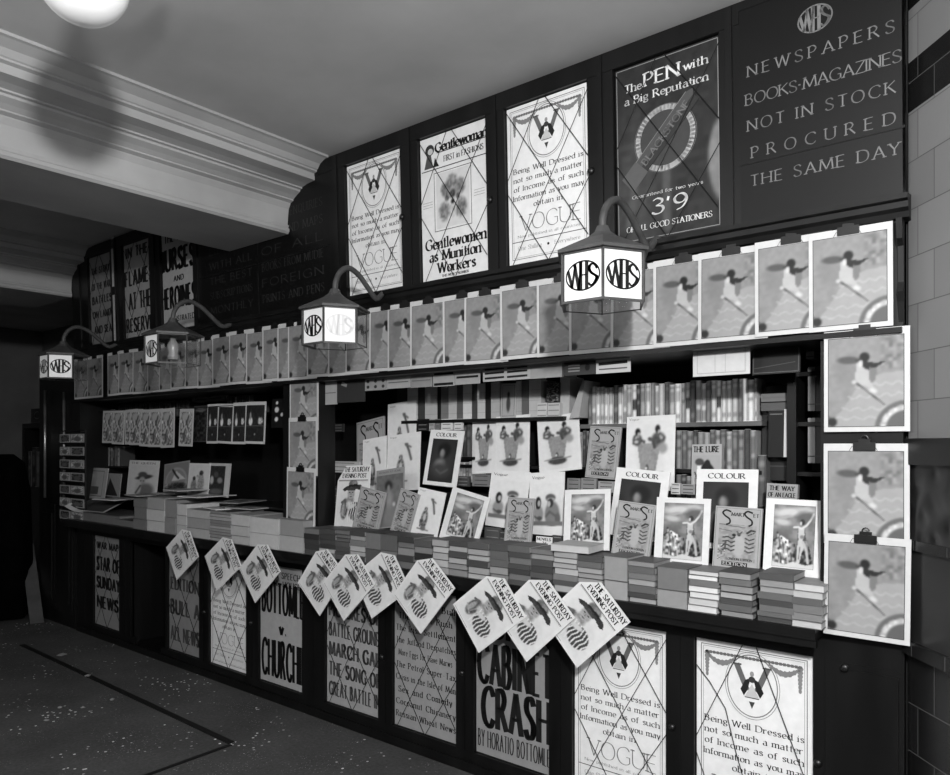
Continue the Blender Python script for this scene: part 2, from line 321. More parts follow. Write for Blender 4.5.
def cov_boy():           # weekly with a boy in a straw hat
    w,h=.26,.34; g=G(); pl=[(0,0),(w,0),(w,h),(.24*w,h),(0,.76*h)]; g.add([(x,y,0) for x,y in pl]+[(x,y,-.005) for x,y in pl],[(0,1,2,3,4),(9,8,7,6,5)]+[(i,i+5,(i+1)%5+5,(i+1)%5) for i in range(5)],.84)
    P=Pic(72,72,.83)
    P.ell(.45,.40,.34,.34,.72,.9,op=.5)
    P.ell(.27,.36,.12,.22,.30,.3,-.1); P.ell(.23,.34,.05,.15,.60,.5,-.1); P.line([(.16,.5),(.28,.56),(.36,.48)],.022,.36); P.line([(.14,.28),(.3,.2)],.02,.62); P.line([(.27,.2),(.34,.4)],.014,.5)
    P.ell(.45,.56,.12,.09,.52,.6); P.ell(.42,.46,.10,.08,.72,.6)
    P.ell(.66,.31,.24,.20,.24,.12)
    for k in range(7):
        x=.40+.075*k; P.line([(x+.02,.08+.01*k),(x+.01,.24),(x+.05,.36),(x+.02,.50)],.012,.84)
    P.ell(.52,.42,.13,.05,.76,.5,.3)
    P.ell(.52,.90,.15,.10,.40,.25); P.ell(.56,.93,.07,.05,.50,.5)
    P.poly([(.16,.78),(.24,.74),(.42,.80),(.60,.80),(.80,.76),(.86,.80),(.80,.88),(.62,.90),(.44,.89),(.26,.84)],.20); P.line([(.38,.86),(.66,.87)],.02,.13)
    P.ell(.47,.70,.12,.12,.60,.3); P.ell(.42,.72,.025,.014,.25,.5); P.ell(.52,.72,.025,.014,.25,.5); P.ell(.47,.63,.035,.012,.3,.5); P.line([(.47,.71),(.46,.67)],.008,.4); P.line([(.36,.79),(.58,.79)],.03,.24)
    P.noise(.08,2,4,m=(P.a<.75)*1.); P.put(g,.04*w,.05*h,.94*w,.77*h)
    text(g,"THE SATURDAY",.21*w,.90*h,.024,.76*w,w=1.7,tmin=.7,sp=1.2,z=.001)
    text(g,"EVENING POST",.16*w,.805*h,.022,.74*w,w=1.7,tmin=.7,sp=1.2,z=.001)
    line(g,[(.05*w,.765*h),(.95*w,.765*h)],.004,.35); line(g,[(.05*w,.75*h),(.95*w,.75*h)],.0015,.4)
    line(g,[(.04*w,.03*h),(.5*w,.03*h)],.0025,.55)
    return g
def cov_dance():          # bordered picture of a dancing figure under clouds
    w,h=.225,.32; g=sheet(w,h,.005,.82)
    P=Pic(64,90,.46); P.noise(.14,6,3).blur(3)
    P.ell(.35,.88,.34,.07,.72,.8,.1); P.ell(.22,.72,.2,.05,.68,.9,-.1); P.ell(.75,.93,.2,.05,.66,.8); P.ell(.28,.80,.14,.03,.60,.8,.3)
    P.ell(.75,.80,.2,.10,.30,.8,op=.7); P.ell(.2,.45,.25,.15,.36,.9)
    Q=Pic(64,90,.46); Q.noise(.9,5,8); Q.blur(1); Q.noise(.35,3,18); Q.blur(1)
    m=np.clip(1.3-np.abs(P.u-.26)*3.4,0,1)*(P.v<.50-.35*abs(P.u-.2))*(P.v>.04); P.a=P.a*(1-m)+Q.a*m
    for x,y,dx in ((.12,.52,.03),(.22,.44,.05),(.33,.38,-.03),(.16,.27,.04),(.42,.28,-.05)): P.line([(x,y),(x+dx,y-.10),(x+dx*.4,y-.22)],.022,.70,.8); P.ell(x-.01,y+.02,.025,.02,.22,.5); P.line([(x+.03,y-.05),(x+.07,y-.2)],.02,.2,.7)
    P.poly([(.60,.60),(.76,.62),(.80,.46),(.90,.30),(.96,.10),(.84,.05),(.56,.05),(.50,.22),(.60,.42)],.27)
    P.a=P.a+(Q.a-.46)*.6*((P.u>.52)*(P.v<.45)*(P.v>.05)*(P.a<.4))
    P.poly([(.62,.65),(.74,.64),(.76,.54),(.72,.45),(.76,.34),(.70,.22),(.66,.07),(.58,.05),(.60,.22),(.60,.36),(.62,.46),(.60,.55)],.70); P.line([(.73,.42),(.82,.28),(.86,.10)],.03,.66); P.line([(.66,.34),(.64,.15)],.012,.4); P.ell(.70,.50,.05,.03,.45,.6)
    P.line([(.50,.645),(.60,.655),(.68,.63)],.022,.78); P.line([(.70,.64),(.80,.69),(.88,.77),(.95,.87)],.024,.76); P.ell(.70,.735,.055,.045,.16,.3); P.ell(.665,.715,.025,.03,.72,.4); P.ell(.83,.82,.12,.05,.34,.9,.6,op=.6)
    P.poly([(0,.0),(1,.0),(1,.09),(.8,.06),(.5,.10),(.3,.04),(0,.08)],.74); P.blur(1)
    P.put(g,.16*w,.10*h,.88*w,.92*h); line(g,rectl(.16*w,.10*h,.88*w,.92*h),.0012,.35,.001,closed=True)
    return g
def cov_colour():          # dark portrait under the printed word
    w,h=.225,.32; g=sheet(w,h,.005,.84)
    P=Pic(44,58,.14); P.ell(.5,.55,.5,.5,.20,.9); P.ell(.53,.74,.25,.17,.10,.5); P.ell(.46,.66,.10,.10,.42,.7); P.ell(.44,.68,.05,.07,.50,.8)
    P.ell(.40,.40,.20,.12,.52,.9,.3); P.ell(.45,.28,.35,.16,.24,.8); P.line([(.3,.28),(.5,.2),(.75,.3)],.03,.38,.6); P.blur(2)
    P.put(g,.12*w,.07*h,.86*w,.84*h)
    text(g,"COLOUR",.2*w,.885*h,.020,.6*w,w=1.5,tmin=.4,z=.001,ink=.15)
    return g
def cov_smart():          # grey pulp monthly, big S initials
    w,h=.17,.25; g=sheet(w,h,.010,.60)
    P=Pic(44,56,.54); P.noise(.12,3,1); P.blur(1)
    P.ell(.56,.42,.17,.3,.62,.3); P.ell(.3,.78,.26,.05,.5,.6,.25); P.ell(.42,.70,.05,.04,.12,.3)
    for k in range(4):
        y=.62-.11*k; P.line([(.14,y),(.26,y+.03),(.36,y-.02),(.44,y+.02)],.022,.2); P.line([(.72,y+.02),(.82,y-.03),(.94,y+.02)],.020,.2)
    P.line([(.76,.78),(.86,.86),(.95,.84)],.03,.18); P.line([(.78,.72),(.95,.80)],.014,.2)
    P.ell(.55,.72,.045,.045,.2,.4); P.line([(.5,.8),(.55,.72),(.62,.8)],.02,.3); P.noise(.35,2,7,m=(P.u<.2)*(P.v<.45)*1.0); P.line([(.1,.35),(.22,.5),(.2,.3)],.02,.25)
    P.line([(0,.98),(.4,.94),(.7,.92)],.012,.3); P.line([(0,.85),(.35,.80)],.012,.35)
    P.put(g,.10*w,.14*h,.90*w,.72*h)
    line(g,curve([(.34*w,.92*h),(.24*w,.94*h),(.17*w,.90*h),(.22*w,.85*h),(.32*w,.80*h),(.33*w,.74*h),(.26*w,.71*h)],5),.0062,.10,.002)
    line(g,curve([(.80*w,.92*h),(.70*w,.94*h),(.64*w,.90*h),(.69*w,.85*h),(.79*w,.80*h),(.80*w,.74*h),(.74*w,.71*h)],5),.0062,.10,.002)
    text(g,"MART",.36*w,.855*h,.013,.28*w,w=1.6,tmin=.4,z=.002,ink=.15); text(g,"ET",.83*w,.855*h,.013,.11*w,w=1.6,tmin=.4,z=.002,ink=.15)
    text(g,"LONDON EDITION",.3*w,.155*h,.008,.55*w,w=1.6,tmin=.6,z=.002,ink=.1)
    poly(g,rectl(.20*w,.055*h,.75*w,.125*h),.10,.0012); text(g,"EDITION",.24*w,.068*h,.012,.48*w,w=1.8,tmin=1,z=.002,ink=.62)
    line(g,rectl(.03*w,.025*h,.96*w,.975*h),.0012,.35,.001,closed=True)
    return g
def cov_vase():           # white cover, two bathers over a tall vase shape
    w,h=.20,.29; g=sheet(w,h,.004,.84); P=Pic(50,64,.83)
    P.ell(.48,.40,.25,.42,.70,.9,op=.4)
    P.poly([(.20,.66),(.74,.66),(.62,.22),(.30,.22)],.52); P.noise(.08,2,3,m=(P.a<.6)*1.)
    P.ell(.2,.71,.11,.09,.28,.35); P.ell(.2,.74,.05,.04,.6,.5); P.ell(.21,.83,.06,.055,.10,.3); P.ell(.23,.80,.03,.03,.62,.4); P.line([(.12,.66),(.22,.72),(.36,.68)],.03,.3); P.ell(.18,.68,.05,.02,.72,.5)
    P.ell(.68,.72,.15,.10,.28,.4); P.ell(.76,.76,.06,.05,.62,.5); P.ell(.66,.87,.055,.06,.10,.3); P.ell(.69,.83,.03,.03,.6,.4); P.line([(.48,.72),(.56,.70),(.60,.60)],.035,.26); P.line([(.72,.8),(.82,.74),(.74,.66)],.02,.3); P.ell(.78,.58,.10,.08,.55,.7)
    P.ell(.44,.17,.24,.075,.24,.3); P.ell(.44,.30,.03,.04,.25,.5); P.ell(.42,.28,.02,.02,.9,.5); P.line([(.1,.2),(.8,.22)],.012,.5); P.noise(.1,2,8,m=(P.a<.5)*1.)
    P.blur(1); P.put(g,.06*w,.05*h,.95*w,.93*h); text(g,"Vogue",.06*w,.945*h,.008,.2*w,w=1.2,z=.001,ink=.4)
    return g
def cov_two():            # white cover, two women half length over a band
    w,h=.20,.30; g=sheet(w,h,.004,.83); P=Pic(46,56,.82)
    P.ell(.55,.36,.4,.34,.72,.9,op=.4)
    P.ell(.26,.34,.15,.18,.55,.3); P.ell(.25,.58,.085,.13,.10,.2); P.ell(.27,.57,.045,.07,.66,.3); P.line([(.14,.3),(.3,.22)],.02,.3); P.ell(.3,.26,.08,.04,.3,.5)
    P.ell(.68,.34,.22,.28,.45,.25); P.ell(.62,.69,.15,.08,.32,.3); P.ell(.64,.66,.12,.03,.6,.4); P.ell(.62,.58,.085,.09,.16,.3); P.ell(.58,.56,.045,.065,.66,.3); P.line([(.5,.3),(.6,.4),(.8,.3)],.03,.35); P.ell(.85,.25,.08,.12,.35,.5)
    P.rect(0,.10,1,.2,.42); P.blur(1); P.rect(0,0,1,.085,.84); P.put(g,.05*w,.08*h,.97*w,.82*h)
    text(g,"Vogue",.08*w,.90*h,.012,.35*w,w=1.5,z=.001,ink=.3)
    return g
def cov_parrot():         # white cover, small seated figure and a parrot
    w,h=.20,.30; g=sheet(w,h,.004,.84); P=Pic(50,64,.83)
    P.ell(.42,.62,.06,.05,.2,.4); P.ell(.42,.58,.035,.04,.7,.4); P.ell(.42,.38,.13,.22,.25,.3); P.noise(.5,2,5,m=(P.a<.5)*1.); P.ell(.42,.43,.05,.09,.66,.4)
    P.line([(.3,.2),(.28,.35)],.02,.2); P.rect(.2,.12,.65,.15,.4); P.ell(.44,.17,.10,.06,.3,.4)
    P.line([(.60,.86),(.68,.74),(.76,.56)],.035,.22); P.ell(.60,.86,.06,.03,.25,.4); P.line([(.55,.88),(.75,.80)],.02,.3); P.ell(.55,.5,.3,.4,.78,.9,op=.3)
    P.blur(1); P.put(g,.05*w,.05*h,.95*w,.92*h); text(g,"Vogue",.08*w,.94*h,.008,.2*w,w=1.2,z=.001,ink=.4)
    return g
def cov_dark():           # all-grey cover with a dim standing figure
    w,h=.19,.28; g=sheet(w,h,.004,.52); P=Pic(46,58,.40); P.mix(np.clip(P.v-.55,0,.5),.34); P.noise(.06,3,2)
    P.ell(.45,.78,.14,.10,.16,.6); P.ell(.45,.74,.05,.06,.5,.6); P.ell(.47,.5,.12,.22,.52,.8); P.ell(.5,.2,.3,.2,.45,.9); P.ell(.65,.42,.05,.04,.7,.6); P.blur(2)
    P.put(g,.03*w,.02*h,.97*w,.90*h); text(g,"WOMAN AT HOME",.1*w,.935*h,.008,.8*w,w=1.4,z=.001,ink=.3)
    return g
def cov_dancers():        # small grey cover of tangled figures
    w,h=.17,.25; g=sheet(w,h,.004,.72); P=Pic(40,52,.55); P.noise(.55,3,3); P.noise(.3,2,4); P.ell(.5,.85,.4,.12,.66,.6); P.line([(.3,.1),(.5,.6),(.7,.85)],.05,.3); P.line([(.2,.4),(.5,.55),(.8,.3)],.04,.72); P.blur(1)
    P.put(g,.08*w,.06*h,.92*w,.92*h); return g
def cov_night():          # near-black cover with bright blots
    w,h=.19,.26; g=sheet(w,h,.004,.74); P=Pic(40,50,.17); P.noise(.08,3,3); P.ell(.26,.55,.10,.12,.86,.4); P.ell(.24,.70,.05,.10,.55,.6); P.ell(.78,.56,.13,.09,.72,.5); P.noise(.3,2,4,m=(P.u>.62)*(abs(P.v-.56)<.12)); P.rect(0,.42,1,.44,.34); P.ell(.5,.2,.04,.03,.6,.5)
    P.put(g,.05*w,.06*h,.95*w,.92*h); return g
def cov_hatgirl():
    w,h=.21,.28; g=sheet(w,h,.004,.78); P=Pic(46,54,.76); P.ell(.55,.62,.3,.07,.22,.4,.2); P.ell(.5,.70,.16,.09,.3,.4); P.ell(.50,.52,.11,.11,.62,.4); P.ell(.45,.5,.02,.02,.2,.5); P.ell(.55,.5,.02,.02,.2,.5)
    P.ell(.62,.2,.3,.22,.42,.5,.4); P.ell(.38,.28,.10,.2,.72,.5); P.line([(.3,.1),(.45,.35)],.03,.3); P.blur(1); P.put(g,.04*w,.03*h,.96*w,.86*h)
    text(g,"THE QUEEN",.08*w,.90*h,.014,.8*w,w=1.5,z=.001,ink=.25); return g
def cov_fan():
    w,h=.21,.27; g=sheet(w,h,.004,.52); P=Pic(50,56,.46); P.ell(.5,.42,.46,.44,.58,.1); P.ell(.5,.42,.40,.38,.50,.1); P.poly([(.3,.42),(.5,.75),(.9,.45)],.74); P.line([(.35,.8),(.5,.6),(.6,.5)],.035,.15); P.ell(.5,.2,.42,.16,.22,.5); P.noise(.25,2,4,m=(P.v<.36)*1.); P.blur(1)
    P.put(g,.04*w,.04*h,.96*w,.96*h); return g
def cov_couple():
    w,h=.20,.27; g=sheet(w,h,.004,.8); P=Pic(46,56,.78); P.ell(.28,.30,.14,.22,.45,.5); P.ell(.28,.55,.07,.07,.2,.4); P.ell(.62,.40,.16,.32,.55,.5); P.ell(.62,.74,.10,.08,.22,.4); P.ell(.45,.62,.06,.05,.6,.5); P.noise(.2,2,3,m=(P.a<.7)*1.); P.blur(1); P.put(g,.04*w,.06*h,.96*w,.94*h); return g
def cov_duskpair():
    w,h=.19,.27; g=sheet(w,h,.004,.70); P=Pic(46,56,.18); P.noise(.08,3,5); P.ell(.2,.5,.12,.14,.66,.6); P.ell(.7,.5,.16,.10,.5,.6); P.ell(.45,.7,.14,.1,.3,.6); P.ell(.5,.12,.4,.1,.34,.6); P.blur(1); P.put(g,.06*w,.06*h,.78*w,.92*h); return g
def cov_lure(t1="THE LURE",t2=None,paper=.62):
    w,h=.12,.18; g=sheet(w,h,.022,paper); 
    if t2: text(g,t1,.1*w,.86*h,.016,.8*w,w=1.8,tmin=.9,z=.001,ink=.1); text(g,t2,.06*w,.72*h,.016,.88*w,w=1.8,tmin=.9,z=.001,ink=.1)
    else:
        text(g,t1,.06*w,.86*h,.018,.86*w,w=1.9,tmin=.8,z=.001,ink=.1)
        P=Pic(34,44,.60); P.ell(.3,.72,.12,.12,.84,.3); P.ell(.26,.84,.16,.08,.25,.4); P.ell(.62,.5,.26,.36,.08,.2,.4); P.ell(.55,.80,.10,.09,.12,.4); P.ell(.2,.4,.14,.24,.78,.4); P.line([(.3,.3),(.1,.6)],.03,.2); P.put(g,.04*w,.03*h,.94*w,.80*h)
    return g
# ------------------------------------------------------------------ placing flat goods
def fit(o, BL, BR, TL, Y, lean, w0, h0, noroll=False, keepw=None):
    """puts sheet o (local x right, y up, z towards the passage) on the leaned plane through BL"""
    a=math.radians(lean); P0=at(BL[0],BL[1],Y); X=Vector((1,0,0)); V=Vector((0,math.sin(a),math.cos(a))); Nn=X.cross(V)
    T=atplane(TL[0],TL[1],P0,Nn)-P0; B=atplane(BR[0],BR[1],P0,Nn)-P0
    tx,ty=T.dot(X),T.dot(V); h=math.hypot(tx,ty); roll=math.atan2(tx,ty)
    if noroll: h,roll=ty,(0 if noroll is True else noroll)
    ax=X*math.cos(roll)-V*math.sin(roll); ay=X*math.sin(roll)+V*math.cos(roll)
    w=B.dot(ax) if keepw is None else keepw
    sx,sy=w/w0,h/h0
    M=Matrix((( ax.x*sx, ay.x*sy, Nn.x, P0.x),(ax.y*sx, ay.y*sy, Nn.y, P0.y),(ax.z*sx, ay.z*sy, Nn.z, P0.z),(0,0,0,1)))
    o.matrix_world=M; return w,h
def clip_mesh():
    g=G(); w=MW
    g.box(.36*w,.62*w,MH-.022,MH+.004,.001,.008,.08); g.box(.42*w,.56*w,MH-.002,MH+.014,-.004,.006,.08)
    g.tube([(.49*w+.010*math.cos(t),MH+.016+.010*math.sin(t),.002) for t in np.linspace(0,6.0,12)],.0022,6,.3)
    return g.mesh('clip',CLIP)
PROTO={}
def cover(kind):
    if kind not in PROTO:
        name,fn=KINDS_[kind]; g=fn(); PROTO[kind]=(name,g.mesh(name),max(v[0] for v in g.v[:8]),max(v[1] for v in g.v[:8]))
    name,me,w,h=PROTO[kind]; o=bpy.data.objects.new(name,me); COL.objects.link(o); return o,w,h
KINDS_={'lady':('magazine',cov_lady),'boy':('weekly_paper',cov_boy),'dance':('magazine',cov_dance),'colour':('magazine',cov_colour),'smart':('magazine',cov_smart),
 'vase':('magazine',cov_vase),'two':('magazine',cov_two),'parrot':('magazine',cov_parrot),'dark':('magazine',cov_dark),'dancers':('magazine',cov_dancers),'night':('magazine',cov_night),
 'hatgirl':('magazine',cov_hatgirl),'fan':('magazine',cov_fan),'couple':('magazine',cov_couple),'dusk':('magazine',cov_duskpair),'lure':('paperback_book',cov_lure),
 'eagle':('paperback_book',lambda: cov_lure("THE WAY","OF AN EAGLE",.56))}
# ------------------------------------------------------------------ THE STALL
XL,XR=-6.30,-.422          # ends of the open stall
ZC=.912                    # counter top
YC=-.115                   # counter front edge
stall=tag(empty('bookstall',(-3.4,0,0)),'long dark wooden bookstall with counter, recessed shelves and panelled base along the wall','bookstall')
def part(g,name,mat=WOOD,par=stall):
    o=g.obj(name,mat,None); o.parent=par; o.matrix_parent_inverse=par.matrix_world.inverted() if par.type=='EMPTY' else Matrix()
    return o
bpy.context.view_layer.update()
def pst(g,name,mat=WOOD): 
    o=g.obj(name,mat); o.parent=stall; o.location=(3.4,0,0); return o
LEAN=math.radians(1.9); Z0=2.205; U0=Vector((0,-.012,Z0)); UV=Vector((0,-math.sin(LEAN),math.cos(LEAN))); UN=Vector((1,0,0)).cross(UV)   # upper face
def up(px,py,off=0):
    p=atplane(px,py,U0+UN*off,UN)-U0-UN*off; return p.x,p.dot(UV)
def UM(u,v,off=0): return U0+Vector((1,0,0))*u+UV*v+UN*off
# counter, boards
g=G(); g.box(XL+.03,-.652,YC,.46,ZC-.035,ZC); g.box(-.652,XR,-.012,.46,ZC-.035,ZC); g.box(XL+.03,-.652,YC+.008,YC+.03,ZC-.06,ZC-.035); pst(g,'counter_top')
g=G(); g.box(XL,XR,.46,.49,ZC,2.25); pst(g,'back_board',DARKWALL)
g=G(); g.box(-.66,XR,-.02,.46,ZC,1.875); pst(g,'end_pier')
g=G(); g.box(at(286,450,0).x,at(321,450,0).x,-.02,.10,ZC,1.875); pst(g,'middle_pier')
g=G(); g.box(XL-.02,XL+.10,-.02,.46,ZC,1.875); pst(g,'left_pier')
g=G(); g.box(XL,XR,-.022,.0,1.862,2.215); g.box(XL,XR,-.045,.46,1.845,1.862); pst(g,'hanging_board')
g=G(); 
g.prismx([(-.0,2.19),(-.045,2.195),(-.05,2.212),(-.062,2.222),(-.062,2.24),(-.075,2.246),(-.075,2.262),(0,2.27)],XL,XR+.02); pst(g,'ledge_moulding')
# a pendent bracket at the end of the ledge
g=G(); g.prismx([(-.02,2.19),(-.07,2.19),(-.06,2.13),(-.04,2.11),(-.035,2.0),(-.045,1.97),(-.035,1.94),(-.02,1.87)],XR-.012,XR+.004); pst(g,'end_bracket')
# upper frame: stiles, rails, dark backing with openings filled by posters
TOPV=.85
ul=lambda px,py: up(px,py)[0]
ups=[('u1',(89.6,258),(112.5,338)),('u2',(124,252),(151.5,335)),('u3',(162,250),(195,329))]
g=G()
def ubox(g,u0,u1,v0,v1,o0,o1):
    vs=[UM(u,v,o) for u in (u0,u1) for o in (o0,o1) for v in (v0,v1)]
    g.add(vs,[(0,1,3,2),(4,6,7,5),(0,4,5,1),(2,3,7,6),(0,2,6,4),(1,5,7,3)])
ubox(g,XL,XR,0,TOPV,-.03,-.012); pst(g,'upper_backing',BOARD)
POST={}   # poster panels above:  name: (left px, right px, sample y)
upan=[('a',89.6,112.5,300),('b',124,151.5,295),('c',162,195,290),('d',346.8,403,220),('e',420,488.5,200),('f',506.5,590,180),('g',614.5,721,130)]
V_T=[up(346,167)[1],up(505,108.4)[1],up(717,34)[1]]; V_B=[up(612+12,241)[1],up(392,290)[1]]
print('vtop',V_T,'vbot',V_B)
vt=sum(V_T)/3; vb=.075
uedges=[]
for n_,a_,b_,y_ in upan: uedges.append((ul(a_,y_),ul(b_,y_)))
solid=[(XL,uedges[0][0])]+[(uedges[i][1],uedges[i+1][0]) for i in (0,1)]+[(uedges[2][1],ul(203,270)),(ul(331,230),uedges[3][0])]+[(uedges[i][1],uedges[i+1][0]) for i in (3,4,5)]+[(uedges[6][1],ul(741,120)),(ul(906,120),XR)]
for a_,b_ in solid:
    g=G(); ubox(g,a_,b_,vb-.05,vt+.07,-.012,.012)
    if b_-a_>.05: ubox(g,(a_+b_)/2-.012,(a_+b_)/2+.012,vb-.05,vt+.07,.012,.02)
    pst(g,'stile')
for a_,b_ in ((XL,XR),):
    g=G(); ubox(g,a_,b_,0,vb,-.012,.014); ubox(g,a_,ul(741,120),vt,vt+.07,-.012,.014); ubox(g,ul(741,120),XR,.80,.83,-.012,.014); pst(g,'rail')
# base: plinth, rails, stiles between poster doors
zt=.795; zb=.093
low=[('l1',93,119,590),('l2',144,158,590),('l3',167,199,600),('l4',208.5,246,620),('l5',258,302,640),('l6',324.5,378,650),('l7',392,456,680),('l8',473.6,549,700),('l9',572,666,700),('l10',694,813,720)]
def lx(px): return at(px,600,0).x
le=[(lx(a_),lx(b_)) for _,a_,b_,_ in low]
g=G(); g.box(XL,le[1][0]-.12,-.0,.02,0,zb); g.box(le[1][1]+.04,XR,0,.02,0,zb); g.box(XL,XR,-.012,0,0,.045); pst(g,'plinth')
g=G(); g.box(XL,XR,0,.02,zt,ZC-.035); pst(g,'top_rail')
OPEN=(lx(130),lx(165))
g=G(); g.box(XL,OPEN[0],.02,.03,0,ZC-.035); g.box(OPEN[1],XR,.02,.03,0,ZC-.035); g.box(OPEN[0],OPEN[1],.42,.45,0,ZC-.035); g.box(OPEN[0],OPEN[1],0,.42,.02,.05); pst(g,'base_backing',BOARD)
g=G(); g.box(OPEN[0]-.01,OPEN[0],.02,.42,0,ZC-.035); pst(g,'cupboard_side'); g=G(); g.box(OPEN[1],OPEN[1]+.01,.02,.42,0,ZC-.035); pst(g,'cupboard_side')
edges=[(XL,le[0][0]),(le[0][1],OPEN[0]),(OPEN[1],le[2][0])]+[(le[i][1],le[i+1][0]) for i in range(2,9)]+[(le[9][1],lx(836))]
for a_,b_ in edges:
    g=G(); g.box(a_,b_,0,.02,zb,zt)
    if b_-a_>.06: g.box((a_+b_)/2-.002,(a_+b_)/2+.002,-.002,0,zb,zt)
    pst(g,'stile')
g=G(); g.box(lx(836),XR,-.004,.02,.045,zt); g.box(lx(842),XR-.015,-.010,-.004,.07,zt-.02); d=pst(g,'cupboard_door')
g=G(); c=at(845.5,667,-.01); g.lathe([(.006,0),(.008,.008),(.016,.014),(.016,.02),(.009,.026)],14)
k=g.obj('knob',BLACKIRON,d,True); k.scale=(.8,.8,.8); k.location=(c.x,-.008,c.z); k.rotation_euler[0]=math.radians(90)
# display steps inside the recess and shelf boards
XM0=at(321,450,0).x; XM1=-.66
g=G(); g.box(XM0,XM1,.12,.46,ZC,1.10); pst(g,'display_step'); g=G(); g.box(XM0,XM1,.22,.46,1.10,1.26); pst(g,'display_step')
BXm=at(572,400,.34).x; BX1=at(766,424,.34).x
g=G(); g.box(BXm,BX1,.29,.46,1.575,1.593); pst(g,'shelf',graymat('worn_shelf_wood',.28,.4,8,.6,.3))
g=G(); g.box(XM0+.35,BXm,.27,.46,1.615,1.632); pst(g,'shelf')
g=G(); g.box(XM0+.6,BX1,.29,.46,1.385,1.40); pst(g,'shelf')
g=G(); g.box(at(791,400,.3).x,at(800,400,.3).x,.25,.46,ZC,1.86); pst(g,'shelf_upright')
for z in (1.40,1.585,1.77):
    g=G(); g.box(at(800,400,.3).x,XM1,.27,.46,z-.015,z); pst(g,'shelf')
g=G(); g.box(XL+.1,at(286,450,0).x,.26,.46,1.70,1.715); pst(g,'shelf')
g=G(); g.box(XL+.1,at(286,450,0).x,.14,.46,1.10,1.115); pst(g,'shelf')
# small latch buttons on the frames
for px,py in ((377,657),(457,673),(667,727),(813,763),(246,623),(199,612)):
    c=at(px+5,py,-.002); g=G(); g.lathe([(.012,0),(.014,.004),(.010,.010),(.002,.013)],12); k=g.obj('latch',BLACKIRON,None,True); k.parent=stall; k.location=(c.x+3.4,-.0,c.z); k.rotation_euler[0]=math.radians(90)
for px,py in ((591,171),(490,200),(402,217)):
    u,v=up(px,py,.012); c=UM(u,v,.012); g=G(); g.lathe([(.014,0),(.016,.004),(.010,.010),(.002,.013)],12); k=g.obj('latch',BLACKIRON,None,True); k.parent=stall; k.location=(c.x+3.4,c.y,c.z); k.rotation_euler[0]=math.radians(90)
# panelled cabinet beyond the left end
cab=tag(empty('corner_cabinet',(-6.68,0,0)),'dark panelled corner cabinet with two upright metal rods beyond the far end of the stall','cabinet')
def pc(g,name,mat=WOOD,sm=False):
    o=g.obj(name,mat,cab,sm); o.location=(6.68,0,0); return o
g=G(); g.box(-7.06,XL-.055,.0,.5,0,2.1); pc(g,'body')
g=G(); g.box(-7.0,-6.72,-.012,0,.12,1.0); g.box(-6.96,-6.76,-.02,-.012,.2,.92); pc(g,'door'); g=G(); g.box(-6.69,-6.38,-.012,0,.12,1.0); g.box(-6.65,-6.42,-.02,-.012,.2,.92); pc(g,'door')
for px,y0 in ((45,390),(64,392)):
    p=at(px,y0,-.03); q=at(px,500,-.03); g=G(); g.tube([(p.x,-.03,p.z),(p.x,-.03,max(q.z,1.05))],.012,8); pc(g,'rod',BRASS,True)
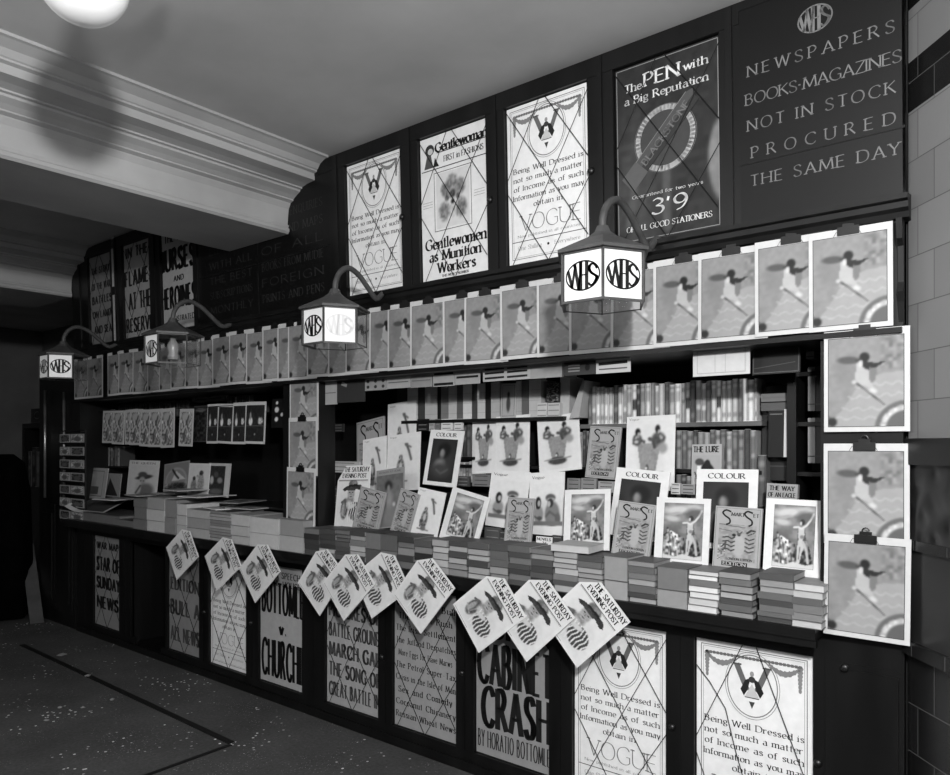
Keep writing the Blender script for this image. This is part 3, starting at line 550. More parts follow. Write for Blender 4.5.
# ------------------------------------------------------------------ posters
def psheet(w,h,paper=.86):
    g=G(); n=8
    vs=[];cs=[]
    for j in range(n+1):
        for i in range(n+1):
            vs.append((w*i/n,h*j/n,.0)); cs.append(paper*(1+.02*math.sin(i*2.3+j*1.7)))
    g.add(vs,[(j*(n+1)+i,j*(n+1)+i+1,(j+1)*(n+1)+i+1,(j+1)*(n+1)+i) for j in range(n) for i in range(n)],cs)
    g.box(0,w,0,h,-.003,-.0005,paper); return g
Z1=.0012
def art_dress(w,h):
    g=psheet(w,h,.88)
    line(g,rectl(.045*w,.03*h,.955*w,.975*h),.0025,.35,Z1,closed=True); line(g,rectl(.065*w,.04*h,.935*w,.965*h),.0012,.4,Z1,closed=True)
    swag(g,.10*w,.36*w,.93*h,.04*h,.010,.48,Z1); swag(g,.64*w,.90*w,.93*h,.04*h,.010,.48,Z1)
    for x in (.10,.90):
        for k in range(7): poly(g,ell(x*w,(.93-.018*k)*h,.011*(1-.08*k),.009,7),.5,Z1+.0001*k)
    for k in range(26): poly(g,ell((.10+.032*k)*w,.937*h,.008,.006,6),.4,Z1+.0001*(k%2))
    line(g,ell(.5*w,.80*h,.215*w,.155*h,40),.0035,.45,Z1,closed=True); line(g,ell(.5*w,.80*h,.235*w,.168*h,40),.0018,.45,Z1,closed=True)
    for sx in (-1,1):
        line(g,[((.5+sx*.13)*w,.895*h),((.5+sx*.045)*w,.78*h)],.020,.38,Z1); line(g,[((.5+sx*.13-.035)*w,.90*h),((.5+sx*.13+.035)*w,.90*h)],.006,.3,Z1+.0002)
        poly(g,[((.5+sx*.01)*w,.84*h),((.5+sx*.06)*w,.825*h),((.5+sx*.10)*w,.775*h),((.5+sx*.07)*w,.745*h),((.5+sx*.04)*w,.775*h)],.14,Z1+.0004)
    poly(g,ell(.5*w,.86*h,.018*w,.014*h,12),.55,Z1+.0003); poly(g,ell(.5*w,.832*h,.03*w,.016*h,12),.22,Z1+.0005)
    poly(g,[(.44*w,.745*h),(.56*w,.745*h),(.5*w,.81*h)],.74,Z1+.0006); line(g,[(.44*w,.74*h),(.56*w,.74*h)],.003,.3,Z1+.0005)
    poly(g,[(.475*w,.72*h),(.525*w,.72*h),(.5*w,.685*h)],.25,Z1+.0004)
    k=dict(w=1.25,tmin=.3,sp=1.35,z=Z1,ink=.12)
    for i,(t,x0,x1) in enumerate((("Being Well Dressed is",.08,.93),("not so much a matter",.08,.92),("of Income as of such",.08,.93),("Information as you may",.07,.935),("obtain in",.33,.68))):
        text(g,t,x0*w,(.575-.057*i)*h,.031*h,(x1-x0)*w,**k)
    text(g,"VOGUE",.16*w,.205*h,.098*h,.74*w,w=.42,tmin=.22,sp=.8,z=Z1,ink=.45)
    text(g,"Now published in all countries",.12*w,.165*h,.016*h,.76*w,w=1,z=Z1,ink=.3)
    line(g,[(.05*w,.14*h),(.95*w,.14*h)],.003,.25,Z1)
    text(g,"One Shilling",.12*w,.085*h,.026*h,.30*w,w=.8,z=Z1,ink=.5); text(g,"Everywhere",.58*w,.085*h,.022*h,.3*w,w=.8,z=Z1,ink=.5); poly(g,ell(.5*w,.095*h,.006,.006,8),.1,Z1)
    return g
def art_gentle(w,h):
    g=psheet(w,h,.86)
    line(g,[(.02*w,.77*h),(.98*w,.77*h)],.004,.15,Z1)
    text(g,"Gentlewoman",.24*w,.885*h,.058*h,.76*w,w=1.9,tmin=.6,sp=.8,z=Z1+.0004,ink=.10); line(g,[(.26*w,.878*h),(1*w,.878*h)],.004,.1,Z1)
    text(g,'"FIRST in FASHIONS"',.34*w,.805*h,.038*h,.63*w,w=1.5,tmin=.4,z=Z1,ink=.1)
    poly(g,ell(.15*w,.91*h,.07*w,.04*h,14),.2,Z1); poly(g,ell(.16*w,.90*h,.04*w,.022*h,12),.75,Z1+.0002); poly(g,[(.06*w,.785*h),(.11*w,.88*h),(.17*w,.87*h),(.2*w,.785*h)],.3,Z1+.0001); poly(g,[(.2*w,.785*h),(.23*w,.85*h),(.29*w,.785*h)],.14,Z1+.0002)
    line(g,rectl(.21*w,.335*h,.76*w,.74*h),.0028,.2,Z1,closed=True)
    P=Pic(46,52,.80)
    for x,y,rx,ry,t in ((.5,.80,.16,.12,.5),(.3,.68,.14,.13,.42),(.72,.68,.15,.13,.45),(.5,.58,.10,.08,.25),(.25,.30,.16,.16,.48),(.75,.30,.16,.16,.46),(.5,.33,.09,.16,.7),(.33,.52,.06,.05,.3),(.66,.52,.06,.05,.3)): P.ell(x,y,rx,ry,t,.6)
    P.noise(.22,2,3,m=(P.a<.75)*1.); P.ell(.5,.44,.05,.04,.12,.4); P.blur(1); P.put(g,.24*w,.35*h,.73*w,.73*h,.0008)
    for x in (.03,.80):
        for i in range(3): line(g,[(x*w,(.55-.018*i)*h),((x+.15)*w,(.55-.018*i)*h)],.0018,.5,Z1)
    k=dict(w=1.75,tmin=.4,sp=1.3,z=Z1,ink=.07)
    text(g,"Gentlewomen",.06*w,.215*h,.072*h,.90*w,**k); text(g,"as Munition",.12*w,.13*h,.068*h,.76*w,**k); text(g,"Workers",.24*w,.045*h,.068*h,.56*w,**k)
    text(g,"THIS WEEK'S NUMBER",.3*w,.012*h,.016*h,.4*w,w=1.6,tmin=.7,z=Z1)
    return g
def art_pen(w,h):
    g=psheet(w,h,.17)
    P=Pic(60,90,.17); P.ell(.2,.3,.2,.4,.24,.9); P.ell(1.02,.36,.13,.22,.45,.2); P.line([(.5,.05),(.5,.35)],.04,.36,.6); P.line([(.12,.10),(.2,.35)],.04,.32,.6); P.noise(.05,3,2); P.blur(1)
    P.put(g,.01*w,.01*h,.99*w,.99*h,.0004)
    for r,t in ((.265,.66),): 
        o=ell(.49*w,.545*h,r*w,r*w*1.02,48)
        line(g,o,.020,t,.0020,closed=True); line(g,ell(.49*w,.545*h,.30*w,.30*w,48),.002,.4,Z1,closed=True)
    poly(g,ell(.49*w,.545*h,.25*w,.25*w,40),.245,.0010)
    a=math.radians(46)
    def rot(x,y): return (.47*w+x*math.cos(a)-y*math.sin(a), .55*h+x*math.sin(a)+y*math.cos(a))
    poly(g,[rot(-.46*w,-.075*w),rot(.42*w,-.075*w),rot(.42*w,.0),rot(-.46*w,.0)],.20,Z1+.0014)
    poly(g,[rot(-.46*w,.0),rot(.42*w,.0),rot(.46*w,.04*w),rot(.40*w,.075*w),rot(-.46*w,.075*w)],.29,Z1+.0014)
    poly(g,[rot(-.52*w,-.09*w),rot(-.30*w,-.085*w),rot(-.30*w,.085*w),rot(-.50*w,.09*w)],.33,Z1+.0016)
    line(g,[rot(-.3*w,.076*w),rot(.40*w,.076*w)],.002,.5,Z1+.0018); line(g,[rot(-.3*w,-.076*w),rot(.42*w,-.076*w)],.002,.1,Z1+.0018)
    text(g,"BLACKSTONE",-.27*w,-.03*w,.065*w,.62*w,w=1.3,tmin=.5,sp=1,ink=.42,z=Z1+.0019,mapf=lambda p:(*rot(p[0],p[1]),p[2]))
    k=dict(tmin=.4,sp=1.1,z=Z1+.001,ink=.85)
    text(g,"The",.10*w,.855*h,.044*h,.17*w,w=1.3,**k); text(g,"PEN",.30*w,.86*h,.072*h,.34*w,w=1.3,**k); text(g,"with",.68*w,.875*h,.044*h,.22*w,w=1.3,**k)
    text(g,"a Big Reputation",.10*w,.785*h,.042*h,.80*w,w=1.3,**k)
    text(g,"Guaranteed for two years",.16*w,.245*h,.018*h,.68*w,w=1.2,**k)
    text(g,"3'9",.36*w,.135*h,.085*h,.34*w,w=1.2,**k); text(g,"OF ALL GOOD STATIONERS",.10*w,.06*h,.030*h,.82*w,w=1.2,**k)
    line(g,rectl(.015*w,.01*h,.985*w,.99*h),.003,.5,Z1,closed=True)
    return g
def art_bill(lines_,paper=.74,serif=False,pen=1.7,ink=.08):
    def f(w,h):
        g=psheet(w,h,paper)
        for t,x0,x1,y,hh,iw in lines_:
          pass
          text(g,t,x0*w,y*h,hh*h,(x1-x0)*w,w=iw or pen,tmin=(iw or pen)*(.22 if serif else .42),serif=serif,sp=2.3,z=Z1,ink=ink,ang=.15)
        return g
    return f
art_bott=art_bill([("GREAT SPEECH",.08,.92,.90,.05,None),("IN THE HOUSE",.08,.92,.83,.045,None),("BOTTOMLEY",.05,1.12,.60,.25,2.6),("v.",.46,.62,.43,.09,2.6),("CHURCHILL",.05,1.16,.06,.30,2.6)],.62)
art_cabinet=art_bill([("COMING",.04,1.10,.775,.19,2.6),("CABINET",.04,1.02,.47,.255,2.6),("CRASH",.10,1.0,.19,.25,2.6),("BY HORATIO BOTTOMLEY",.03,1.05,.05,.105,1.7)],.54,ink=.12)
art_push=art_bill([(t,.03+.04*(i%3==1),.97-.05*(i%3==1),.865-.0885*i,.042,1.5) for i,t in enumerate(("Verdun and Bull","The Great Push","The Irish Settlement","The Jutland Despatches","More Eggs for Have Marws","The Petrol Super-Tax","Crisis in the Isle of Man","Sex and Comedy","Cocoanut Chicanery","Russian Wheat News"))],.56,True)
art_pict=art_bill([(t,.05,1.0,.84-.155*i,.10,2.7) for i,t in enumerate(("PEACE SIN","PICTURES OF","BATTLE GROUND","MARCH GAL","THE SONG OF","GREAT BATTLE IN"))],.60,ink=.30)
art_john=art_bill([("EDITION",.06,.95,.60,.11,2.6),("BULL A",.06,.95,.36,.13,2.6),("ALL NEWS",.06,.95,.10,.13,2.6)],.50,ink=.28)
art_dark=art_bill([("WAR MAP",.1,.9,.86,.07,2.6),("STAR OF",.08,.95,.62,.14,3),("SUNDAY",.08,.95,.42,.12,3),("NEWS",.1,.9,.20,.12,2.6)],.52,ink=.12)
art_flames=art_bill([("IN THE",.1,.9,.86,.10,2.4),("FLAMES",.04,1.05,.56,.15,2.6),("AT THE",.16,.95,.30,.17,2.6),("RESERVE",.04,1.0,.06,.14,2.4)],.60,ink=.14)
art_nurses=art_bill([("THE WEEK",.1,.9,.88,.08,2.2),("NURSES",-.10,1.0,.60,.20,2.9),("AND",.36,.66,.48,.05,2.2),("HEROINES",-.05,1.0,.22,.20,2.9),("ILLUSTRATED",.2,.95,.08,.05,2)],.66,ink=.10)
art_far=art_bill([("THE STORY",.1,.9,.80,.07,2.4),("OF THE WAR",.1,.9,.62,.07,2.6),("BATTLES",.1,.95,.46,.08,2.6),("ON LAND",.1,.9,.30,.07,2.6),("AND SEA",.15,.9,.12,.08,2.6)],.50,ink=.2)
LAT=[[(0,.98),(.98,.10)],[(.50,1),(1,.56)],[(0,.46),(.50,0)],[(1,.96),(.06,.0)],[(.42,1),(0,.53)],[(1,.44),(.52,0)]]
LAT2=[[(0,.86),(.13,.78),(.27,.66),(.36,.46),(.56,.08),(.60,0)],[(.42,1),(0,.48)],[(.54,1),(1,.32)],[(0,.40),(.24,.04)],[(1,.38),(.86,.37),(.62,.28),(.5,.29),(.42,.29),(.25,.12),(.2,0)]]
def lattice(w,h,par,pat=LAT,r=.0016,zz=.006):
    g=G()
    for st in pat: g.tube([(x*w,y*h,zz+.0015*(i%2)) for i,(x,y) in enumerate(st)],r,5)
    o=g.obj('string_lattice',STRING,par); return o
def poster(art,M,w,h,label,group=None,pat=LAT):
    o=art(w,h).obj('poster',PRINT); o.matrix_world=M; tag(o,label,'poster',group)
    if pat: lattice(w,h,o,pat)
    return o
UL={'a':(art_far,'narrow small-lettered newsbill farthest along the upper frames, cut by a dark line'),
 'b':(art_flames,'newsbill with FLAMES AT THE in tall black letters, upper frame'),
 'c':(art_nurses,'newsbill reading NURSES AND HEROINES behind the far lamp bracket'),
 'd':(art_dress,'Being Well Dressed poster in the upper frame beside the dark unlit board'),
 'e':(art_gentle,'poster headed Gentlewomen as Munition Workers in the upper frames'),
 'f':(art_dress,'Being Well Dressed poster in the upper frame beside the dark fountain pen poster'),
 'g':(art_pen,'dark poster of The PEN with a Big Reputation, priced 3/9')}
for n_,a_,b_,y_ in upan:
    u0,u1=ul(a_,y_)+.004,ul(b_,y_)-.004; v0,v1=vb+.004,vt-.004
    if n_ in 'abc': v1=up(100 if n_=='a' else 150,248)[1]+.08
    p=UM(u0,v0,-.006); M=Matrix(((1,UV.x,UN.x,p.x),(0,UV.y,UN.y,p.y),(0,UV.z,UN.z,p.z),(0,0,0,1)))
    art,lab=UL[n_]; poster(art,M,u1-u0,(vt-.004)-v0,lab,'framed posters above the ledge',LAT if n_ not in 'c' else None)
# pale paper strip beside the farthest bill
g=G(); g.box(0,.05,0,.80,-.002,.0,.7); g.box(0,.05,.36,.42,.0,.004,.08)
o=g.obj('paper_strip',PRINT); p=UM(ul(114.6,300)-.0,vb-.02,.014); o.matrix_world=Matrix(((1,UV.x,UN.x,p.x),(0,UV.y,UN.y,p.y),(0,UV.z,UN.z,p.z),(0,0,0,1)))
tag(o,'narrow pale paper strip on the stile between the two farthest upper newsbills','paper strip')
LL={'l1':(art_dark,'mottled dark newsbill in the farthest base panel of the stall',LAT),
 'l2':(art_dark,'newsbill standing inside the open cupboard under the counter',None),
 'l3':(art_john,'faded grey newsbill in the base panel just past the open cupboard',LAT),
 'l4':(art_dress,'small Being Well Dressed poster in the base beside the BOTTOMLEY v. CHURCHILL bill',LAT),
 'l5':(art_bott,'newsbill reading BOTTOMLEY v. CHURCHILL in heavy black letters',None),
 'l6':(art_pict,'pale wrinkled newsbill with faint grey lettering MARCH in the base',LAT),
 'l7':(art_push,'newsbill listing many topics from The Great Push downwards in the base',LAT),
 'l8':(art_cabinet,'grey newsbill reading COMING CABINET CRASH in huge letters',None),
 'l9':(art_dress,'Being Well Dressed poster in the base beside the CABINET CRASH bill',LAT),
 'l10':(art_dress,'Being Well Dressed poster in the largest base panel beside the knobbed plain door',LAT2)}
for n_,a_,b_,y_ in low:
    x0,x1=lx(a_)+.004,lx(b_)-.004; art,lab,pat=LL[n_]; y=.016
    z0=zb+.004; hh=zt-zb-.008
    if n_=='l2': y=.36; x0=at(144,590,.36).x; x1=at(159,590,.36).x; z0=.051; hh=.70
    if n_=='l10': z0=zb-.0; hh=zt-zb-.004
    M=Matrix(((1,0,0,x0),(0,0,-1,y),(0,1,0,z0),(0,0,0,1)))
    poster(art,M,x1-x0,hh,lab,'posters in the base of the stall',pat)
# ------------------------------------------------------------------ sign boards
def board(px0,px1,v0,v1,label,fn):
    u0,u1=ul(px0,120),ul(px1,120); w,h=u1-u0,v1-v0
    g=G(); g.box(0,w,0,h,-.02,0); o=g.obj('sign_board',BOARD); p=UM(u0,v0,.012); o.matrix_world=Matrix(((1,UV.x,UN.x,p.x),(0,UV.y,UN.y,p.y),(0,UV.z,UN.z,p.z),(0,0,0,1)))
    tag(o,label,'sign board'); fn(o,w,h); return o
def uv_of(px,py,u0,v0):
    u,v=up(px,py,.012); return u-u0,v-v0
def sign_right(o,w,h):
    u0,v0=ul(741,120),.03
    bd=G(); y=uv_of(825,145,u0,v0)[1]; bd.box(0,w,y-.004,y+.004,0,.003); bd.obj('joint_strip',WOOD,o)
    g=G()
    for t,l,r,hp in (("NEWSPAPERS",(748,77),(895,32),14),("BOOKS+MAGAZINES",(746,106),(902,61),14),("NOT IN STOCK",(748,132),(896,92),14),("PROCURED",(752,159),(896,122.5),14),("THE SAME DAY",(751,186),(900,154.5),14)):
        a=uv_of(l[0],l[1],u0,v0); b_=uv_of(r[0],r[1],u0,v0); yy=(a[1]+b_[1])/2
        wd=b_[0]-a[0]; k_=.037/7; nat=sum((GL.get(c_,(3,0))[0] if c_!=' ' else 2.6) for c_ in t); text(g,t,a[0],yy,.037,None,w=.80,tmin=.32,sp=(wd/k_-nat)/(len(t)-1),z=.0015)
    c=uv_of(815,18.5,u0,v0); whs(g,c[0],c[1],.052,.042,.5,.0015,lw=.09)
    g.obj('lettering',GILT,o)
board(741,906,.03,.83,'dark sign board reading NEWSPAPERS BOOKS MAGAZINES NOT IN STOCK PROCURED',sign_right)
def sign_left(o,w,h):
    bd=G(); bd.box(0,w,h*.42,h*.42+.008,0,.003); bd.box(w*.48,w*.48+.01,0,h*.62,.0,.003); bd.obj('joint_strip',WOOD,o)
    g=G(); whs(g,w*.72,h*.86,.05,.045,.5,.0015,lw=.09)
    for i,t in enumerate(("RAILWAY ENQUIRIES","TIMES AND MAPS","OF ALL","BOOKS FROM MUDIE","FOREIGN","PRINTS AND PENS")): text(g,t,w*.52,h*(.70-.115*i),.045,w*.44,w=.8,sp=2,z=.0015)
    for i,t in enumerate(("LIBRARY","WITH ALL","THE BEST","SUBSCRIPTIONS","MONTHLY","PRINTING")): text(g,t,w*.08,h*(.58-.115*i),.042,w*.36,w=.8,sp=2,z=.0015)
    g.obj('lettering',FAINT,o)
u_=ul(203,270)
o=board(203,331,.03,.83,'dark unlit sign board with faint lettering behind the beam end',lambda *a:None)
# rebuild left board to its own width
bpy.data.objects.remove(o)
u0,u1=up(203,270)[0],up(331,230)[0]
g=G(); g.box(0,u1-u0,0,.80,-.02,0); o=g.obj('sign_board',BOARD); p=UM(u0,.03,.012); o.matrix_world=Matrix(((1,UV.x,UN.x,p.x),(0,UV.y,UN.y,p.y),(0,UV.z,UN.z,p.z),(0,0,0,1)))
tag(o,'dark unlit sign board with faint lettering behind the beam end','sign board'); sign_left(o,u1-u0,.80)
# ------------------------------------------------------------------ lanterns
def lantern(foot_px, lan_px, label, clear=(), paled=(), rot=0, first=False, s=.148):
    ft=at(foot_px[0],foot_px[1],-.05); X=ft.x; dd=ray(lan_px,300); t=X/dd.x; Y=-D+dd.y*t
    root=tag(empty('station_lantern',(X,Y,1.955)),label,'lantern','hexagonal lanterns bracketed from the ledge')
    Hh=.168; apo=s*math.cos(math.pi/6)
    root.rotation_euler[2]=rot
    a0=math.pi/6
    # roof
    g=G(); R=s*1.12
    hexr=lambda r,z:[(r*math.cos(math.pi/3*k),r*math.sin(math.pi/3*k),z) for k in range(6)]
    rings=[hexr(s*1.0,Hh-.004),hexr(R,Hh-.004),hexr(R,Hh+.006),hexr(R*.70,Hh+.030),hexr(R*.34,Hh+.058),hexr(.030,Hh+.078),hexr(.020,Hh+.10)]
    vs=[p for r_ in rings for p in r_]; fs=[(i*6+k,i*6+(k+1)%6,(i+1)*6+(k+1)%6,(i+1)*6+k) for i in range(6) for k in range(6)]+[tuple(range(36,42)),(5,4,3,2,1,0)]
    g.add(vs,fs); g.obj('roof',IRON,root)
    # bars
    g=G()
    for k in range(6):
        x,y=s*math.cos(math.pi/3*k),s*math.sin(math.pi/3*k); g.tube([(x,y,0),(x,y,Hh)],.005 if k in (3,4,5,0) else .003,4)
        x2,y2=s*math.cos(math.pi/3*(k+1)),s*math.sin(math.pi/3*(k+1))
        g.tube([(x,y,.003),(x2,y2,.003)],.006 if k in (3,4,5) else .0025,4); g.tube([(x,y,Hh-.006),(x2,y2,Hh-.006)],.005,4)
    g.obj('frame',IRON,root)
    for k in range(6):
        a=math.pi/3*(k+.5); nx,ny=math.cos(a),math.sin(a); tx,ty=-ny,nx
        hw=s/2-.006
        g=G(); lo,hi=.008,Hh-.010; ap=apo-.003
        vs=[(nx*(ap+o_)+tx*sx*hw,ny*(ap+o_)+ty*sx*hw,z) for o_ in (-.003,0) for sx,z in ((-1,lo),(1,lo),(1,hi),(-1,hi))]
        g.add(vs,[(3,2,1,0),(4,5,6,7),(0,1,5,4),(1,2,6,5),(2,3,7,6),(3,0,4,7)])
        pane=g.obj('glass_pane',CLEAR if k in clear else GLASSW,root)
        if k not in clear:
            e=G(); whs(e,0,(lo+hi)/2,.068*s/.165,.046,.05,.0,lw=.085,mapf=lambda p:(nx*(ap+.0012)+tx*p[0],ny*(ap+.0012)+ty*p[0],p[1]))
            e.obj('emblem',INKPALE if k in paled else INKBLACK,pane)  # listed panes get the emblem lightened as if by glare
    g=G(); g.lathe([(.012,.03),(.03,.034),(.034,.05),(.026,.07),(.034,.10),(.03,.12),(.016,.145),(.02,.155)],14); g.obj('lamp_chimney',graymat('chimney_glass',.55,.6,3,.1,.6),root,True)
    # bracket arm in world axes
    g=G(); L_=Y; c0=Vector((0,0,Hh+.085)); e=Vector((0,-.05-Y,ft.z-1.955)); 
    ey=e.y
    pts=[c0,c0+Vector((0,.005,.05)),c0+Vector((0,.10*ey,.10)),c0+Vector((0,.26*ey,.128)),c0+Vector((0,.46*ey,.105)),c0+Vector((0,.64*ey,.055)),c0+Vector((0,.82*ey,.010)),e+Vector((0,-.01,.0)),e+Vector((0,.02,0))]
    P3=[np.array(p) for p in pts]; sm=[]
    Q=[P3[0]]+P3+[P3[-1]]
    for i in range(1,len(Q)-2):
        a_,b_,c_,d_=Q[i-1:i+3]
        for j in range(5): t_=j/5; sm.append(tuple(.5*((2*b_)+(c_-a_)*t_+(2*a_-5*b_+4*c_-d_)*t_*t_+(3*b_-a_-3*c_+d_)*t_**3)))
    sm.append(tuple(P3[-1])); R_=Matrix.Rotation(-rot,3,'Z')
    g.tube([R_@Vector(p) for p in sm],.013,10); g.obj('bracket_arm',IRON,root,True)
    return root
lantern((657,240),602.5,'largest white lantern reading WHS, nearest on the ledge, both front panes clean',clear=(0,1,2,3))
lantern((385,293),335,'white lantern with one glare-washed pane in front of the middle pier',paled=(5,),clear=(0,1,2,3))
lantern((232,325),173,'lantern with one lettered pane and an open clear side showing its chimney',clear=(5,0,1,2,3))
lantern((117.7,344.5),63.5,'small lantern farthest down the ledge at the dark end of the stall',clear=(0,1,2,3))
# ------------------------------------------------------------------ hung magazines along the ledge
CLIPM=clip_mesh()
TOP=[74.5,87.4,107.7,118.4,132.6,147.4,159,170.6,184.8,197.4,212.3,229,246,262.3,277.4,288,306.7,328,345.3,369,387.6,410,443,464,500.5,537,569,610.4,653.4,698,755,809]
lo=None; rr=random.Random(4)
def hung(px,py_b,Y,i,lab,grp,tilt=0,zoff=None):
    o,w0,h0=cover('lady'); p=at(px,py_b,Y)
    if zoff is not None: p.z=zoff
    yaw=.035
    M=Matrix.Translation(p)@Matrix.Rotation(yaw,4,'Z')@Matrix.Rotation(tilt,4,'Y')@Matrix(((1,0,0,0),(0,0,-1,0),(0,1,0,0),(0,0,0,1)))
    o.matrix_world=M; tag(o,lab,'magazine',grp)
    c=bpy.data.objects.new('clip',CLIPM); COL.objects.link(c); c.parent=o
    return o
for i,px in enumerate(TOP):
    lab=('lady-in-crinoline magazine, %s from the far end of the row under the ledge'%nth(i+1)) if i<31 else 'fully visible magazine with a lady in crinoline, hung nearest the tiled wall under the ledge'
    if i in (26,27): lab='shaded lady-in-crinoline magazine hanging behind the largest lantern, %s from the far end'%nth(i+1)
    hung(px,340,-.040-.006,i,lab,'magazines hung along the ledge',tilt=rr.uniform(-.012,.012),zoff=1.868+rr.uniform(-.005,.004))
for k,(px,y,Y,z,t,lab) in enumerate(((824,432,-.040,None,-.0,'topmost of the three lady-in-crinoline magazines on the end pier'),(823.7,543,-.040,None,.0,'middle of the three lady-in-crinoline magazines on the end pier'),(823.3,633,-.058,None,.012,'lowest lady-in-crinoline magazine on the end pier, beside the book stacks'))):
    p=at(px,y,Y); hung(px,y,Y,k,lab,'magazines hung on the end pier',tilt=t)
for k,(px,y,Y,lab) in enumerate(((289.8,431,-.03,'topmost of the three magazines on the middle pier'),(288.8,475,-.038,'middle of the three magazines on the middle pier'),(286.3,524,-.046,'lowest of the three magazines on the middle pier, just above the stacks'))):
    hung(px,y,Y,k,lab,'magazines hung on the middle pier',tilt=0 if k<2 else .02)
# ------------------------------------------------------------------ display of covers standing on the stacks and steps
#  kind, BL, BR, TL, Y, lean, label
DISP=[
('parrot',(387,470),(415.5,470),(388,404.5),.245,6,'white magazine with a parrot cover, highest of its kind, standing on the step'),
('smart',(357,500),(385,500),(356.6,423),.26,8,'grey pulp magazine standing highest, behind the two parrot covers, far part of the display'),
('parrot',(362,495),(386,495),(363,440),.20,8,'white parrot-cover magazine beside the small grey pulp magazine at the far end'),
('parrot',(386,492),(419,492),(388,436),.195,8,'white parrot-cover magazine directly beside the dark COLOUR portrait magazine'),
('colour',(422.5,484),(455.5,490),(431,429.5),.16,10,'COLOUR magazine with whole dark portrait visible, tilted in the middle of the display'),
('boy',(334,528),(366,530),(339,466),.05,8,'weekly paper with hatted boy cover standing upright at the far end of the display'),
('dark',(376,529),(404,531),(376.5,471),.06,8,'dull grey magazine with dim figure, standing between two grey pulp magazines'),
('smart',(352,527),(378,529),(361,486),.035,9,'grey pulp magazine in front of the upright hatted-boy weekly paper'),
('smart',(390,530),(410,534),(401,488),.035,9,'narrow tilted grey pulp magazine in front of the dull grey magazine'),
('parrot',(409,534),(437,537),(419,487),.035,10,'white parrot-cover magazine in the front row below the tilted dark portrait'),
('dance',(439,537),(477.5,544),(453,486.5),.03,11,'bordered dancing-figure magazine farthest along and most tilted of its kind'),
('vase',(472,474),(497,475),(472.5,419),.285,5,'white magazine with bathers and tall shape, farthest of its kind, partly covered'),
('vase',(495,474),(529,475),(496,417),.27,5,'white bathers magazine, second from the far end of the four'),
('vase',(539.5,474),(582,475.5),(537,419),.265,6,'white bathers magazine, third from the far end, beside a grey pulp magazine'),
('smart',(585,477),(616,479),(590.5,426),.24,7,'grey pulp magazine standing between two white bathers magazines'),
('vase',(625,490),(674,492),(627,417),.255,6,'white bathers magazine nearest the end pier, below the row of pale spines'),
('two',(485,525),(524,528),(492,469),.13,8,'white magazine with two women, the one farther from the end pier'),
('two',(528,535),(563,538),(530,473),.125,8,'white magazine with two women beside the small price ticket'),
('smart',(503.5,545),(530,548),(508,497),.03,9,'grey pulp magazine in front of the two white two-women magazines'),
('dance',(563,549),(609,555),(565,490),.035,9,'bordered dancing-figure magazine standing above the flat pale booklet'),
('colour',(608,534),(662,537),(617,467),.135,8,'COLOUR magazine partly hidden behind a grey pulp magazine, middle of the display'),
('smart',(611,554),(649,558),(618.5,500),.03,8,'grey pulp magazine in front of the middle COLOUR magazine'),
('dance',(653.5,563.5),(708,566.5),(657,497),.03,8,'bordered dancing-figure magazine standing between two grey pulp magazines'),
('colour',(694,547),(756,549),(697,469),.135,7,'COLOUR magazine nearest the end pier, with grey pulp magazine before it'),
('smart',(712,567),(759,569.5),(716,505.5),.03,7,'grey pulp magazine nearest the end pier, whole cover visible'),
('dance',(762.5,572),(820,576),(766.5,498),.03,8,'bordered dancing-figure magazine nearest the end pier with its fold in shade'),
('lure',(691,500),(721,501),(692,444.5),.255,5,'paperback titled THE LURE standing before the lower row of spines'),
('eagle',(765,530),(796,531),(767,483),.15,4,'paperback titled THE WAY OF AN EAGLE behind the nearest dancing-figure magazine'),
# far section
('hatgirl',(126,496),(156,497),(126.5,460),.15,6,'pale magazine with girl in broad hat on the far shelf'),
('fan',(163,496),(188,497),(159,464),.145,6,'grey magazine with fan-shaped picture on the far shelf'),
('couple',(186.5,496),(207.5,497),(188.5,463),.14,6,'pale magazine with child and adult figures beside the fan-picture magazine'),
('dusk',(206,496),(228,497),(208.5,463),.15,6,'dark picture magazine with pale margin, last on the far shelf'),
]
for k,BL,BR,TL,Y,ln,lab in DISP:
    o,w0,h0=cover(k); fit(o,BL,BR,TL,Y,ln,w0,h0,(False if TL[0]>270 else (True if k!='fan' else -.10)))
    cat={'boy':'newspaper','lure':'book','eagle':'book'}.get(k,'magazine')
    tag(o,lab,cat,None if k in('lure','eagle','boy') else 'covers displayed on the counter steps')
bpy.context.view_layer.update()
# hung rows in the far section
for i,(px,b) in enumerate(((101,443),(110.6,444),(123.7,444.5),(128,445),(138,446),(147.3,447),(159.5,448),(177.4,446))):
    o,w0,h0=cover('dancers'); fit(o,(px+1,b),(px+12.5+i*.3,b+.3),(px,410.5-.2*i),.09-.004*i,2,w0,h0,(.0,.02,-.02,.0,.03,.0,-.03,.02)[i] or True)
    tag(o,'small grey tangled-figures magazine, %s from the far end of the hung row'%nth(i+1),'magazine','small magazines hung in the far section')
for i,(px,b,r) in enumerate(((206.4,443.5,11),(217.8,443,14),(232,444,13),(244.3,443.5,20))):
    o,w0,h0=cover('night'); fit(o,(px+(0 if i!=1 else -1.2),b),(px+r,b+.3),(px,404.5-.8*i),.09-.005*i,2,w0,h0,(True,.04,.01,.02)[i])
    tag(o,'black magazine with bright blots, %s from the far end of its hung row'%nth(i+1),'magazine','dark magazines hung in the far section')
g=G(); a_=at(99,410,.095); b_=at(266,403,.095); g.tube([(a_.x,.095,a_.z-.004),((a_.x+b_.x)/2,.095,(a_.z+b_.z)/2-.015),(b_.x,.095,b_.z-.004)],.003,5); tag(g.obj('cord',STRING),'dark cord carrying the small magazines across the far section','cord')
